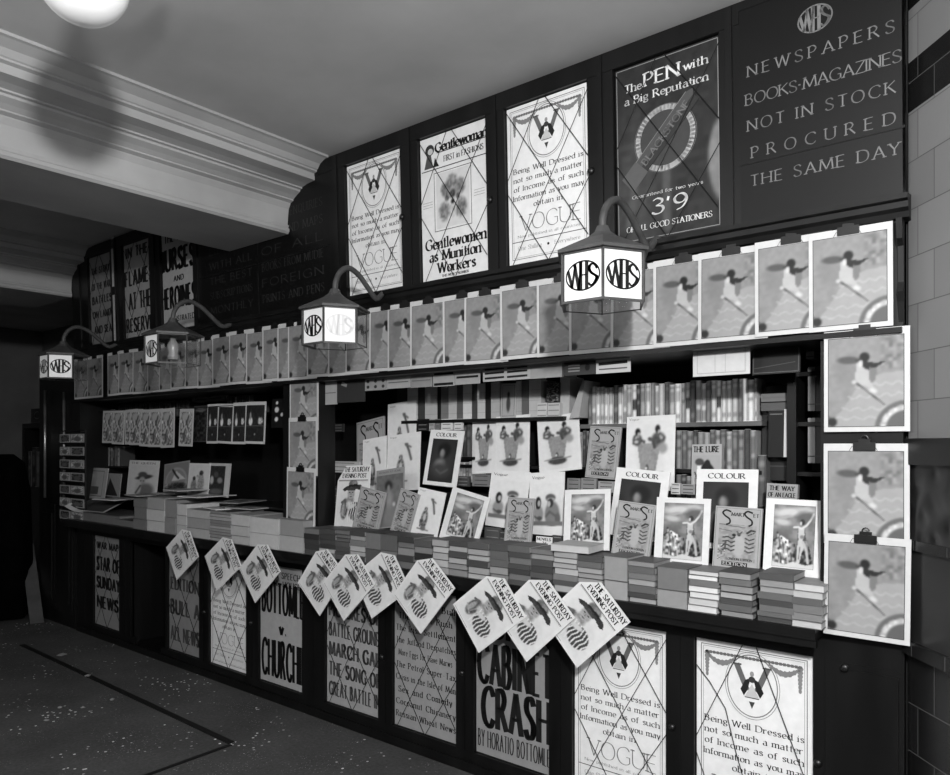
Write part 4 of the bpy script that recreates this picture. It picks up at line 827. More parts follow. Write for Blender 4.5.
# ------------------------------------------------------------------ weeklies hanging askew from the counter edge
BOYS=[  # L, B(bottom corner), T(top-left corner), level, label tail
((165,543.6),(176.6,580),(188,530.5),1,'farthest, hanging alone'),((207,551),(216.6,591),(214,548),0,'second from far end'),
((236.7,563),(255,603),(254,551),2,'third from the far end'),((294.6,580),(319.5,616),(319.5,551.6),0,'fourth from the far end, behind the fifth'),
((320.7,578.7),(343.7,621),(351,551),2,'fifth from the far end, overlapping two others'),((362,575),(371.6,618.7),(382,557),0,'sixth from the far end'),
((392,593),(420.7,634),(428,559.5),3,'seventh from the far end'),((451.7,602),(478.6,653),(490,571),4,'eighth from the far end, overlapping the ninth'),
((501,632),(526.5,662),(539,575),3,'ninth from the far end'),((557,641),(577,668),(577,581),1,'nearest the end, beside the dress poster')]
gb=cov_boy()
for i,(Lp,Bp,Tp,lev,tail) in enumerate(BOYS):
    Y=-.121-.006*lev
    B=at(*Bp,Y); 
    A=at(*Lp,Y); Tt=at(*Tp,Y)
    # orientation: bottom-left corner A, bottom-right corner B
    if i in (8,9): ang=math.radians(-47)
    else: ang=math.atan2(B.z-A.z,B.x-A.x)
    ang=max(min(ang,math.radians(-40)),math.radians(-56))
    o,w0,h0=cover('boy'); ux=Vector((math.cos(ang),0,math.sin(ang))); uy=Vector((-math.sin(ang),0,math.cos(ang)))
    bl=B-ux*w0*.92; sc=.92
    M=Matrix(((ux.x*sc,uy.x*sc,0,bl.x),(0,0,-1,Y),(ux.z*sc,uy.z*sc,0,bl.z),(0,0,0,1)))
    o.matrix_world=M; tag(o,'hatted-boy weekly paper hanging askew below the counter, '+tail,'newspaper','weekly papers hung askew along the counter')
# ------------------------------------------------------------------ books
def book_lying(w,d,t,cov,page,spine_front):
    """book lying flat: cover boards and page block; the spine or the pages face the passage"""
    g=G(); e=.0016
    g.box(-w/2,w/2,0,d,0,e,cov); g.box(-w/2,w/2,0,d,t-e,t,cov)
    if spine_front: 
        g.box(-w/2,w/2,-.001,.003,.0008,t-.0008,cov); g.box(-w/2+.002,w/2-.002,.004,d-.002,e,t-e,page)
    else: g.box(-w/2+.002,w/2-.002,.002,d-.002,e,t-e,page)
    return g
_bk={}
def getbook(w,d,t,cov,page,sf,name='paperback_book'):
    key=(round(w,2),round(d,2),round(t,3),round(cov,1),round(page,1),sf)
    if key not in _bk: _bk[key]=book_lying(w,d,t,cov,page,sf).mesh(name)
    o=bpy.data.objects.new(name,_bk[key]); COL.objects.link(o); return o
# (x0,x1 px of the front face, top px, bottom px, count, cover tone, page tone, kind)
STK=[(786+6,823,585,630,6,.50,.66,'b'),(758,793,575,625,8,.42,.58,'b'),(719,752,574,615,7,.38,.55,'b'),(688,718,572,612,7,.50,.74,'b'),(656,687,568,606,2,.46,.50,'m'),(628,655,562,602,7,.40,.58,'b'),
(603,627,557,597,2,.50,.54,'m'),(577,602,557,594,7,.36,.50,'b'),(553,577,553,590,7,.46,.60,'b'),(530,552.5,550,587,7,.34,.48,'b'),(508,529.5,547,583,7,.40,.52,'b'),(489,507.5,545,579,5,.38,.46,'b'),(467,488,544,577,6,.42,.55,'b'),
(448,466.5,542,574,6,.36,.52,'b'),(432,447.5,540,572,5,.42,.60,'b'),(414,431.5,541,570,5,.30,.42,'b'),(397,413.5,537,567,5,.34,.42,'b'),(380,396.5,535,565,2,.36,.42,'m'),(364.5,379.5,533,562,2,.34,.38,'m'),
(349,364,532,560,6,.42,.60,'b'),(335,348.5,531,558,7,.30,.42,'b'),(319,334.5,530,556,6,.40,.60,'b'),(304,318.5,529,553,5,.28,.40,'b'),
(279,303,520,553,2,.40,.46,'M'),(249,278,518,549,2,.50,.58,'M'),(230,248.5,515,547,3,.45,.50,'M'),(209,229.5,512,545,10,.28,.38,'M'),(186,208.5,510,541,3,.44,.48,'M'),(176,185.5,504,538,3,.46,.55,'M'),(164,175.5,500,536.5,2,.38,.44,'M'),(146,163.5,498,535,3,.44,.52,'M'),(133,145.5,499,533,3,.28,.32,'M')]
stack_top={}
rs=random.Random(11)
for si,(x0,x1,ty,by,n,cv,pg,kd) in enumerate(STK):
    Y=YC+.006+(.004 if si%2 else 0); A=at(x0,by,Y); B=at(x1,by,Y); w=B.x-A.x-.002; xc=(A.x+B.x)/2
    h=at((x0+x1)/2,ty,Y).z-ZC; h=max(.10,min(h,.30))
    d={'b':.175,'m':.20,'M':.24}[kd]; z=ZC+.0005; ts=[]
    if kd=='M': cv+=.16; pg+=.14
    ws=[rs.uniform(.8,1.2) for _ in range(n)]; tot=sum(ws)
    for k in range(n):
        t=h*ws[k]/tot; jx=rs.uniform(-.004,.004) if kd=='b' else rs.uniform(-.002,.002); 
        tone=cv*.8+rs.uniform(-.12,.10); pt=pg+rs.uniform(-.08,.08)
        nm='paperback_book' if kd=='b' else 'magazine_bundle'
        o=getbook(w,d,round(t,3),tone,pt,(kd=='b' and rs.random()<.55),nm)
        o.location=(xc+jx,Y+rs.uniform(0,.007),z); o.rotation_euler[2]=rs.uniform(-.02,.02)
        z+=round(t,3)+.0004
        pos='topmost' if k==n-1 else ('lowest' if k==0 else nth(k+1)+' from the bottom')
        what='paper-covered novel' if kd=='b' else 'flat bundle of periodicals'
        tag(o,'%s, %s in the %s stack from the end pier'%(what,pos,nth(si+1)),'book' if kd=='b' else 'bundle of magazines','stacks along the counter front')
    stack_top[si]=(xc,Y,z,w,d)
# low row of flat novels under the leaning covers behind the front stacks
row=tag(G().box(XM0+.02,XM1-.02,.085,.118,ZC+.0005,1.045,.2).obj('display_rail',WOOD),None); row.parent=stall; row.location=(3.4,0,0)
# loose flat sheets on the far counter
FL=[(118,503,.27,.36,.5,.55,'small flat newspaper'),(150,499,.22,.30,-.3,.40,''),(178,500,.22,.30,.7,.30,''),(205,498,.22,.30,.2,.55,''),(232,503,.22,.30,-.6,.62,''),(255,500,.24,.32,.35,.42,''),(240,509,.20,.28,.9,.30,''),(190,507,.22,.30,-.2,.48,'')]
for i,(px,py,w,d,rz,tn,_) in enumerate(FL):
    tn+=.18
    Y=.05+.03*(i%3); p=at(px,py,Y)
    g=sheet(w,d,.006,tn); P=Pic(24,30,tn-.1); P.noise(.3,4,i+3); P.ell(.5,.5,.3,.25,tn-.2,.6); P.blur(1); P.put(g,.06*w,.06*d,.94*w,.94*d)
    o=g.obj('magazine'); zz=1.145+.008*i if i<4 else 1.145+.008*(i-1)
    tz=max([s_[2] for s_ in stack_top.values() if abs(s_[0]-p.x)<w/2+.16] or [ZC+.17]); o.location=(p.x-w/2,-.085+.03*(i%3),tz+.007+.0068*(i%4+(4 if i>5 else 0))); o.rotation_euler=(0,0,rz*.35)
    tag(o,'magazine lying flat on the far counter bundles, %s from the dark end'%nth(i+1),'magazine','magazines lying flat on the far counter')
g=G(); g.box(XL+.1,at(303,500,.0).x,.14,.40,1.1155,1.13,.3)
# big curled paper at the far corner
g=G(); w,d=.52,.34; nx=16
for lay,tn in ((0,.72),(.004,.25)):
    m0=0 if lay==0 else .05; vs=[]; 
    for j in range(2):
        for i in range(nx+1):
            u=m0+(1-2*m0)*i/nx; x=w*u; z=.045*max(0,(.32-u)/.32)**1.7
            vs.append((x,(m0*.7 if j==0 else d-(m0*.7)),z+lay))
    g.add(vs,[(i,i+1,nx+1+i+1,nx+1+i) for i in range(nx)],tn)
o=g.obj('newspaper'); p=at(82,517,-.02); o.location=(p.x-.10,-.095,ZC+.06); o.rotation_euler=(.42,0,.06); tag(o,'large curled open paper with pale margin at the far corner of the counter','newspaper')
# low thin bundles below it
for k in range(5):
    o=getbook(.26,.30,.02,.30+.05*(k%2),.42,False,'magazine_bundle'); q=at(88+k*11,525,-.09); o.location=(q.x+.03,-.09-.0,ZC+.0005+.021*0); o.rotation_euler[2]=0
    o.scale=(.9,1,2.6 if k>2 else 3.6); tag(o,'low flat bundle of papers at the far counter corner, %s from the dark end'%nth(k+1),'bundle of magazines','low bundles at the far corner')
# ------------------------------------------------------------------ upright spines
def spine_book(w,h,d,t,band):
    """upright book; the back of its jacket has a mottled print, its edges darkened to paint in shade"""
    g=G(); g.box(0,w,0,d,0,h,t); g.box(.0015,w-.0015,.002,d-.002,h,h+.0008,.7)
    P=Pic(5,26,t); P.noise(.10,1,int(band*17+t*400)); dk=t*.45 if t>.4 else .6
    if band==1: P.rect(0,.76,1,.88,dk,.6); P.rect(.2,.5,.8,.56,dk,.6)
    if band==2: P.rect(0,.34,1,.62,.18,.85); P.rect(0,.8,1,.84,dk,.5)
    if band==3: P.rect(0,.90,1,.93,dk,.7); P.rect(.2,.55,.8,.80,dk,.45); P.rect(.3,.12,.7,.22,dk,.5)
    if band==4: P.rect(0,.05,1,.30,t*.6+.2 if t<.5 else t*.6,.8); P.rect(.3,.42,.7,.85,dk,.5)
    P.a[:,0]*=.45; P.a[:,-1]*=.45; P.blur(1)  # outer columns darkened: shade of rounded spine and gaps painted in
    vs=[(w*(.03+.94*i/4),-.0008,h*(.01+.98*k/25)) for k in range(26) for i in range(5)]
    g.add(vs,[(k*5+i,k*5+i+1,(k+1)*5+i+1,(k+1)*5+i) for k in range(25) for i in range(4)],[float(x) for x in np.clip(P.a,.03,1).ravel()])
    return g
def spines(pxa,pxb,Y,z,h,tones,wmin,wmax,lab,grp,seed=1,d=.12,gap=.0012,pys=None):
    r=random.Random(seed); x=at(pxa,420,Y).x; xe=at(pxb,420,Y).x; i=0; L_=[]
    while x<xe-.006:
        w=min(r.uniform(wmin,wmax),xe-x); t=tones[i%len(tones)]+r.uniform(-.07,.07); hh=h*r.uniform(.94,1.02)
        o=spine_book(w-gap,hh,d,max(.06,t),r.choice((0,1,3,4,3,2 if t>.6 else 1))).obj('novel'); o.location=(x,Y+r.uniform(0,.006),z); L_.append(o); x+=w; i+=1
    for i,o in enumerate(L_): tag(o,lab%nth(i+1),'book',grp)
    return L_
pale=[.5,.84,.88,.84,.9,.82,.5,.86,.88,.8,.88,.3,.6,.84,.5,.8,.84,.4,.74,.86,.55,.84,.35,.7,.8]
spines(588,757.5,.315,1.594,.168,pale,.018,.026,'upright novel, %s from the far end of the upper back shelf','novels on the upper back shelf',3)
spines(676,757,.315,1.401,.158,[.55,.35,.6,.28,.5,.66,.4,.58,.3,.62,.45],.020,.027,'darker upright novel, %s from the far end of the lower back shelf','novels on the lower back shelf',5)
spines(578,589,.315,1.401,.16,[.7,.3,.5],.018,.024,'upright novel glimpsed beside the grey pulp magazine, %s from its far side','novels beside the grey pulp magazine',6)
spines(676,692,.30,1.261,.115,[.5,.25,.62],.022,.028,'short novel below THE LURE, %s from its far side','short novels below the lower shelf',7)
spines(454,471.5,.315,1.44,.175,[.42,.5,.3],.026,.034,'tall grey novel left of the bathers magazine, %s from its far side','novels in the gap beside the tilted portrait',8)
spines(456,471,.30,1.31,.105,[.78,.7,.8,.6],.018,.024,'small white-spined book in the gap, %s from its far side','small books in the gap beside the tilted portrait',9)
g=G(); g.box(at(453,420,.29).x,at(475,420,.29).x,.28,.46,1.425,1.44); pst(g,'shelf')
g=G(); g.box(at(453,420,.29).x,at(475,420,.29).x,.28,.46,1.295,1.31); pst(g,'shelf')
# periodicals upright at varied tones on the long shelf
TP=[(397,407,.20),(407.5,418,.80),(418,425,.25),(425,437.5,.68),(437.5,441,.1),(441,448.5,.45),(448.5,457,.70),(457,463,.36),(463,472,.80),(472,477.5,.28),(477.5,485.5,.74),(485.5,491,.16),(491,500,.66),(516,522,.62),(522,529,.36),(529,541.5,.70)]
for i,(a_,b_,t) in enumerate(TP):
    Y=.30; x0=at(a_,400,Y).x; x1=at(b_,400,Y).x; g=G(); g.box(0,x1-x0-.003,0,.13,0,.178,t); 
    for k in range(3): g.box(.0,x1-x0-.003,-.001,0,.03+.05*k,.032+.05*k,t*.85)
    o=g.obj('periodical_bundle'); o.location=(x0,Y,1.633); tag(o,'upright bundle of periodicals, %s from the far end of the long shelf'%nth(i+1),'bundle of magazines','bundles upright on the long shelf')
def faced(px0,px1,pyt,pyb,Y,name,label,cat,draw,t=.006,paper=.7,group=None,lean=3,sl=0):
    A=at(px0,pyb,Y); B=at(px1,pyb,Y); T=at(px0,pyt,Y); w=B.x-A.x; h=T.z-A.z; g=sheet(w,h,t,paper); draw(g,w,h); o=g.obj(name)
    a=math.radians(lean); o.matrix_world=Matrix(((1,0,0,A.x),(0,math.sin(a),-math.cos(a),A.y),(0,math.cos(a),math.sin(a),A.z),(0,0,0,1))); tag(o,label,cat,group); return o
nul=lambda g,w,h:None
def lines_(n,ink=.15,x0=.08,x1=.92,wd=.005):
    def f(g,w,h):
        for i in range(n): line(g,[(x0*w,h*(.85-.7*i/max(1,n-1) if n>1 else .5)),(x1*w,h*(.85-.7*i/max(1,n-1) if n>1 else .5))],wd,ink)
    return f
def figd(g,w,h):
    P=Pic(24,36,.62); P.ell(.5,.4,.16,.25,.25,.5); P.ell(.5,.7,.1,.08,.2,.5); P.blur(1); P.put(g,.1*w,.05*h,.9*w,.95*h); line(g,rectl(.1*w,.05*h,.9*w,.95*h),.002,.3,closed=True)
faced(500.5,515.5,384,418,.29,'magazine','grey magazine with a small dark figure facing out on the long shelf','magazine',figd,.01,.66)
def scrawl(g,w,h):
    P=Pic(20,44,.22); P.noise(.7,2,3); P.put(g,.05*w,.03*h,.95*w,.97*h)
faced(546,559,383,403,.29,'magazine','dark streaked magazine standing behind two small white books on the long shelf','magazine',scrawl,.01,.2)
faced(559,569,376,418,.30,'periodical_bundle','pale upright bundle at the end of the long shelf beside the leaning board','bundle of magazines',nul,.12,.68)
faced(537,546.5,403,418,.275,'paperback_book','small white book, farther of the two at the front of the long shelf','book',lines_(3,.5),.03,.74)
faced(547.5,559.5,403,418,.275,'paperback_book','small white book, nearer of the two at the front of the long shelf','book',lines_(3,.5),.03,.70)
# leaning board
g=G(); A=at(573,418,.29); B=at(586,381,.29); v=(B-A); g.add([(A.x,.26,A.z),(A.x+.05,.26,A.z),(B.x+.012,.26,B.z),(B.x,.26,B.z),(A.x,.40,A.z),(A.x+.05,.40,A.z),(B.x+.012,.40,B.z),(B.x,.40,B.z)],[(0,1,2,3),(7,6,5,4),(0,4,5,1),(1,5,6,2),(2,6,7,3),(3,7,4,0)],.62)
tag(g.obj('book_slab'),'pale folder leaning against the row of pale-spined novels','folder')
# title cards under the ledge
CARDS=[(322,337,382,405,.62,lines_(1,.4),'pale writing pad hanging under the ledge beside the middle pier'),(337,365,378,403,.20,lambda g,w,h:poly(g,[(.15*w,.7*h),(.35*w,.6*h),(.38*w,.72*h),(.2*w,.85*h)],.5),'dark notebook with small pale label hanging under the ledge'),
(365,386.5,379,391,.55,lambda g,w,h:[poly(g,ell(w*(.15+.35*i),h*(.3+.45*j),w*.07,h*.14,8),.2) for i in range(3) for j in range(2)],'small patterned card with dark spots under the ledge'),
(387,410,377,389,.60,lines_(1,.35),'plain pale title card, right of the spotted card under the ledge'),(410.5,432,374.5,388,.52,lines_(1,.4),'greyer title card between two paler cards under the ledge'),(433,454.5,372,387,.58,lines_(2,.08,wd=.012),'title card with two thick black lines, farther one under the ledge'),(455,480,370.5,385,.58,lines_(1,.1,wd=.010),'title card with one thick black line under the ledge'),
(483,530.5,366,382,.62,lambda g,w,h:[line(g,[(x*w,y*h),((x+.4)*w,(y+.02)*h)],.009,.08) for x in (.05,.53) for y in (.75,.5,.2)],'long pale title card with paired black lines under the ledge'),
(564,595.5,362,376,.22,lambda g,w,h:[line(g,[(.15*w,y*h),(.5*w,y*h)],.006,.5) for y in (.7,.5,.3)]+[poly(g,ell(.75*w,.5*h,.08*w,.25*h,10),.08)],'dark title card with pale lettering under the ledge'),
(596,630.5,360,374,.72,lambda g,w,h:[line(g,[(.1*w,.68*h),(.9*w,.72*h)],.012,.08),line(g,[(.1*w,.3*h),(.9*w,.3*h)],.005,.3)],'white title card with one black line under the ledge, beside the dark card'),
(693,750,342,377,.74,lambda g,w,h:[line(g,rectl(.08*w,.08*h,.92*w,.92*h),.0015,.5,closed=True),line(g,[(.4*w,.1*h),(.4*w,.6*h)],.0015,.55),line(g,[(.58*w,.1*h),(.58*w,.6*h)],.0015,.55)],'large blank white card hanging under the ledge above the pale spines')]
for px0,px1,pt,pb,tn,dr,lab in CARDS:
    o=faced(px0,px1,pt,pb,.03,'title_card',lab,'card',dr,.003,tn,'cards hanging under the ledge',0)
# open box
g=G(); A=at(530.5,379,.03); B=at(562,377,.03); w=B.x-A.x; h=.062
g.box(0,w,-.002,.0,0,h,.55); g.box(0,w,.0,.12,h-.003,h,.5); g.box(-.0,.003,0,.12,0,h,.45); g.box(w-.003,w,0,.12,0,h,.4)
o=g.obj('cardboard_box'); o.location=(A.x,.03,A.z); tag(o,'open grey cardboard box between title cards under the ledge','box')
# portfolio and note papers at the end
faced(752,800,345,375,.10,'portfolio','wide dark framed folder hanging beside the large blank white card','folder',lambda g,w,h:[line(g,rectl(.03*w,.05*h,.97*w,.95*h),.003,.32,closed=True),line(g,[(.05*w,.2*h),(.9*w,.35*h)],.003,.28)],.01,.15)
faced(761,796,386,480,.34,'portfolio','tall dark case behind the stacked papers at the near end of the recess','folder',lines_(2,.25),.02,.14)
faced(761,788,394,402,.30,'flat_box','pale narrow box on the dark case beside the spines','box',lines_(1,.4),.05,.42); faced(761,788,403,411,.30,'flat_box','lower grey narrow box on the dark case beside the spines','box',nul,.05,.32)
faced(768,783,411,457,.28,'account_book','black upright ledger book beside the tall white slip','book',lambda g,w,h:line(g,[(.1*w,.93*h),(.9*w,.93*h)],.004,.4),.03,.10)
faced(783.5,793,409,457,.27,'paper_slip','tall blank white paper slip standing above a shorter one','paper slip',nul,.003,.74); faced(788,797,457.5,483,.27,'paper_slip','shorter white paper slip above THE WAY OF AN EAGLE book','paper slip',nul,.003,.68)
for i,(a_,b_,c_,d_,t) in enumerate(((806,814,345,359,.45),(808,815,367,411,.5),(808,815,418,463,.62),(815.5,822,366,411,.22),(815.5,822,418,463,.26))):
    faced(a_,b_,c_,d_,.28,'novel','%s upright novel in the narrow end bay, %s'%(('pale','pale','palest','dark','dark')[i],('on its top shelf','on its middle shelf','on its lower shelf','on its middle shelf','on its lower shelf')[i]),'book',lines_(2,.3),.10,t,'books in the narrow end bay',0)
spines(757.5,766,.29,1.2611,.20,[.35],.03,.04,'streaked tall novel past the lower shelf end, %s','novels past the shelf end',12)
# small face-out books between covers
SM=[(417,428,419,431,.12,'dark small book on the shelf above the tilted portrait, farthest of its row'),(429,434,419,431,.6,'slim pale book above the tilted portrait'),(435,440,419,430,.4,'small book with dark square above the tilted portrait'),(441,452,419,430,.8,'white price card above the tilted portrait'),(454,462,419,430,.78,'second white price card, nearer, above the tilted portrait'),
(567,580,478,490,.45,'small grey book above the dancing-figure magazine, farthest of three'),(581,596,478,490,.48,'small patterned book above the dancing-figure magazine, middle of three'),(598,614,481,492,.55,'small lettered book above the dancing-figure magazine, nearest of three'),
(671,680,483,494,.70,'small pale book beside the nearest COLOUR magazine, farther'),(681,695,484,494,.52,'small grey book beside the nearest COLOUR magazine, nearer'),
(457,469,476,486,.25,'dark small book with white title behind the farthest dancing-figure magazine'),(472,490,474,486,.42,'small picture book behind the farthest dancing-figure magazine'),
(484,500,527,546,.30,'dark framed booklet below the two-women magazine'),(499,508,530,546,.22,'dark booklet beside the framed booklet'),(552,562,535,549,.24,'dark booklet right of the price ticket'),
(327,359,461,472,.62,'white printed weekly behind the upright hatted-boy paper'),(327,333,474,498,.3,'dark-spined book behind the middle pier, low'),(325,331,499,521,.68,'narrow white booklet beside the middle pier above the stacks'),(333,341,486,505,.25,'dark small book behind the upright hatted-boy paper'),
(320,329,432,473,.50,'tall grey magazine edge glimpsed beside the middle pier'),(333,343,424,432,.22,'dim box far back beside the middle pier')]
for a_,b_,c_,d_,t,lab in SM:
    Y=.20 if d_<497 and a_>360 else (.28 if d_<435 else .10)
    if 440<a_<470 and d_<435: Y=.28
    if 'above the tilted' in lab: Y=.27
    faced(a_,b_,c_,d_,Y,'booklet' if 'card' not in lab else 'price_card',lab,'card' if 'card' in lab else 'book',lines_(3,.15 if t>.4 else .5,.15,.85,.003),.012,t)
def tick(g,w,h): text(g,"NOVELS",.08*w,.55*h,.30*h,.84*w,w=1.8,tmin=.8); text(g,"7d.",.4*w,.1*h,.3*h,.3*w,w=1.8,tmin=.8)
faced(536,552,536,544.5,.04,'price_ticket','small white price ticket with black lettering below a two-women magazine','price ticket',tick,.003,.82)
o=getbook(.17,.15,.028,.62,.70,False); q=at(580,557,-.10); s_=stack_top[8]; o.location=(s_[0]+.02,s_[1]-.0,max(stack_top[7][2],s_[2])+.001); o.rotation_euler[2]=.08; tag(o,'pale thick booklet lying flat across two stacks below a dancing-figure magazine','book')
# far section: shelf goods
spines(103,111,.28,1.7155,.10,[.66,.6],.03,.04,'pale spine at the far end of the far-section shelf, %s','pale spines, far-section shelf',21)
spines(112,190,.28,1.7155,.12,[.26,.34,.22,.4,.3],.026,.04,'dim upright book, %s from the far end of the far-section shelf','dim books on the far-section shelf',22)
faced(192,225,391,402,.26,'flat_box','flat box with patterned grey label on the far-section shelf','box',lambda g,w,h:[line(g,curve([(.1*w,.3*h),(.3*w,.7*h),(.5*w,.35*h),(.8*w,.7*h)],4),.008,.12),line(g,[(.1*w,.15*h),(.9*w,.2*h)],.005,.15)],.06,.42)
spines(227,254,.27,1.7155,.12,[.3,.45,.25,.7,.5,.3],.022,.034,'upright book after the patterned box, %s along the far-section shelf','books after the patterned box',23)
def darkpat(g,w,h):
    P=Pic(30,44,.16); P.noise(.2,3,5); P.ell(.5,.9,.4,.06,.4,.4); P.put(g,.04*w,.03*h,.96*w,.97*h)
faced(192.5,206,406,442,.12,'notice','dark patterned notice between the two hung rows of the far section','notice',darkpat,.003,.25)
def blobs(g,w,h):
    P=Pic(34,46,.09)
    for x,y,r in ((.3,.85,.07),(.75,.85,.07),(.3,.62,.12),(.78,.62,.12),(.3,.3,.10),(.6,.45,.08),(.85,.28,.1)): P.ell(x,y,r,r*.8,.8,.4)
    P.put(g,.0,0,w,h)
faced(271,288.5,399,428,.12,'notice','black notice with white blots beside the middle pier','notice',blobs,.003,.1)
spines(107,120,.20,1.33,.155,[.5,.36,.6,.3],.024,.036,'upright grey book below the small hung magazines, %s from the dark end','books in the far bay',24)
g=G(); g.box(XL+.1,at(122,450,.19).x,.19,.46,1.315,1.33); pst(g,'shelf')
faced(77,104,467,497,.05,'calendar','pale bordered calendar card standing at the far end of the counter','calendar',lambda g,w,h:(line(g,rectl(.12*w,.1*h,.88*w,.9*h),.006,.35,closed=True),poly(g,rectl(.3*w,.15*h,.75*w,.4*h),.3)),.006,.60,None,8)
faced(104,119,473,496,.08,'magazine','grey folded magazine standing behind the calendar card','magazine',lambda g,w,h:poly(g,[(.1*w,.05*h),(.9*w,.05*h),(.3*w,.8*h)],.15),.006,.50,None,6)
# postcard rack
rk=tag(empty('postcard_rack',at(72,519,-.06)),'tall wire postcard rack with rows of cards at the far corner of the counter','postcard rack')
p0=at(59.5,519,-.06); w_=at(84,519,-.06).x-p0.x; zt_=at(59.5,431,-.06).z
g=G()
for x in (0,w_): g.tube([(p0.x+x,-.045,p0.z-.02),(p0.x+x,-.045,zt_)],.005,6)
for k in range(8): z=p0.z+(zt_-p0.z)*k/7; g.tube([(p0.x,-.050,z),(p0.x+w_,-.050,z)],.004,6)
o=g.obj('wire_frame',BLACKIRON); o.parent=rk; o.location=-Vector(rk.location)
for k in range(7):
    z=p0.z+(zt_-p0.z)*k/7+.008; hh=(zt_-p0.z)/7-.035
    for j in range(2):
        ww=w_*.42 if j==0 else w_*.54; x=p0.x+(0 if j==0 else w_*.45)
        g=sheet(ww,hh,.002,.62); P=Pic(20,16,(.25,.6)[(k+j)%2]); P.noise(.5,2,k*2+j); P.ell(.5,.4,.3,.3,.35,.5); P.put(g,.08*ww,.1*hh,.92*ww,.9*hh)
        o=g.obj('postcard'); o.matrix_world=Matrix(((1,0,0,x),(0,0,-1,-.058),(0,1,0,z),(0,0,0,1)))
        tag(o,'postcard in the corner rack, %s row from the bottom, %s side'%(nth(k+1),('farther','nearer')[j]),'postcard','postcards in the corner rack')
# ------------------------------------------------------------------ the passage
CEIL=3.05
def st(g,name,mat): return tag(g.obj(name,mat),kind='structure')
# floor material: dark asphalt, scuffs and grit
FLOOR,N,L,b=newmat('asphalt_floor',.75,.25)
tc=N.new('ShaderNodeTexCoord')
def noise(sc,det=5,rough=.6):
    n=N.new('ShaderNodeTexNoise'); n.inputs['Scale'].default_value=sc; n.inputs['Detail'].default_value=det; n.inputs['Roughness'].default_value=rough; L.new(tc.outputs['Object'],n.inputs['Vector']); return n
def ramp(src,p0,p1,c0,c1):
    r=N.new('ShaderNodeMapRange'); r.inputs['From Min'].default_value=p0; r.inputs['From Max'].default_value=p1; r.inputs['To Min'].default_value=c0; r.inputs['To Max'].default_value=c1; L.new(src,r.inputs['Value']); return r.outputs[0]
def mth(op,a,c):
    m=N.new('ShaderNodeMath'); m.operation=op
    for i,x in enumerate((a,c)):
        if isinstance(x,(int,float)): m.inputs[i].default_value=x
        else: L.new(x,m.inputs[i])
    return m.outputs[0]
base=ramp(noise(2.2,6).outputs['Fac'],.3,.7,.040,.070); fine=ramp(noise(60,3).outputs['Fac'],.3,.7,.75,1.25)
v=N.new('ShaderNodeTexVoronoi'); v.inputs['Scale'].default_value=26; L.new(tc.outputs['Object'],v.inputs['Vector'])
spot=mth('LESS_THAN',v.outputs['Distance'],.17); region=ramp(noise(2.6,4,.7).outputs['Fac'],.50,.62,0,1); spot=mth('MULTIPLY',spot,region)
v2=N.new('ShaderNodeTexVoronoi'); v2.inputs['Scale'].default_value=75; L.new(tc.outputs['Object'],v2.inputs['Vector'])
spot2=mth('MULTIPLY',mth('LESS_THAN',v2.outputs['Distance'],.16),ramp(noise(3.1,4,.7).outputs['Fac'],.48,.6,0,1))
col=mth('ADD',mth('MULTIPLY',base,fine),mth('ADD',mth('MULTIPLY',spot,.75),mth('MULTIPLY',spot2,.25)))
cb=N.new('ShaderNodeCombineColor'); [L.new(col,cb.inputs[i]) for i in range(3)]; L.new(cb.outputs[0],b.inputs['Base Color'])
bp=N.new('ShaderNodeBump'); bp.inputs['Strength'].default_value=.25; bp.inputs['Distance'].default_value=.01; L.new(noise(25,5).outputs['Fac'],bp.inputs['Height']); L.new(bp.outputs[0],b.inputs['Normal'])
st(G().box(-11,4,-6.5,1.6,-.1,0),'floor',FLOOR)
st(G().box(-11,4,-6.5,1.6,CEIL,CEIL+.1),'ceiling',PLASTER)
st(G().box(-7.2,4,.502,.6,0,CEIL),'wall_back',DARKWALL)
st(G().box(-11,-7.2,1.5,1.6,0,CEIL),'wall_far',graymat('far_wall',.34,.40,2,.6,.3))
st(G().box(-11.1,-11,-6.5,1.6,0,CEIL),'wall_left',graymat('far_wall2',.34,.42,2,.6,.3))
# cornice beams: profile in x-z, running away from the stall front
def beam(xf,z0,w,name,y0,y1):
    # xf = x of fascia foot, z0 underside, profile flares towards +x at the ceiling
    H_=CEIL-z0
    pr=[(xf-w,z0),(xf,z0),(xf+.012,z0+.012),(xf+.012,z0+.028),(xf+.002,z0+.034),(xf+.008,z0+.048),(xf-.004,z0+.052)]
    cx=xf+.02
    pr+=[(xf+.0,z0+.10),(xf+.006,z0+.14),(xf+.022,z0+.165),(xf+.024,z0+.17),(xf+.05,z0+.178),(xf+.05,z0+.185)]
    pr+=[(xf+.075,z0+.20),(xf+.11,z0+.215),(xf+.113,z0+.225),(xf+.13,z0+.228),(xf+.13,z0+.236),(xf+.15,z0+.24)]
    pr+=[(xf+.175,z0+.245),(xf+.24,z0+.25),(xf+.24,z0+.285),(xf+.262,z0+.290),(xf+.262,z0+.298)]
    pr+=[(xf+.27,z0+.302),(xf+.29,z0+.325),(xf+.335,z0+.345),(xf+.35,z0+.348),(xf+.35,CEIL),(xf-w,CEIL)]
    g=G(); g.prism([(x,min(z,CEIL)) for x,z in pr],y0,y1); return st(g,name,CORN)
beam(-3.465,2.69,.585,'trim_1',-6.4,-.045)
beam(-6.30,2.69,.75,'trim_2',-6.4,-.045)
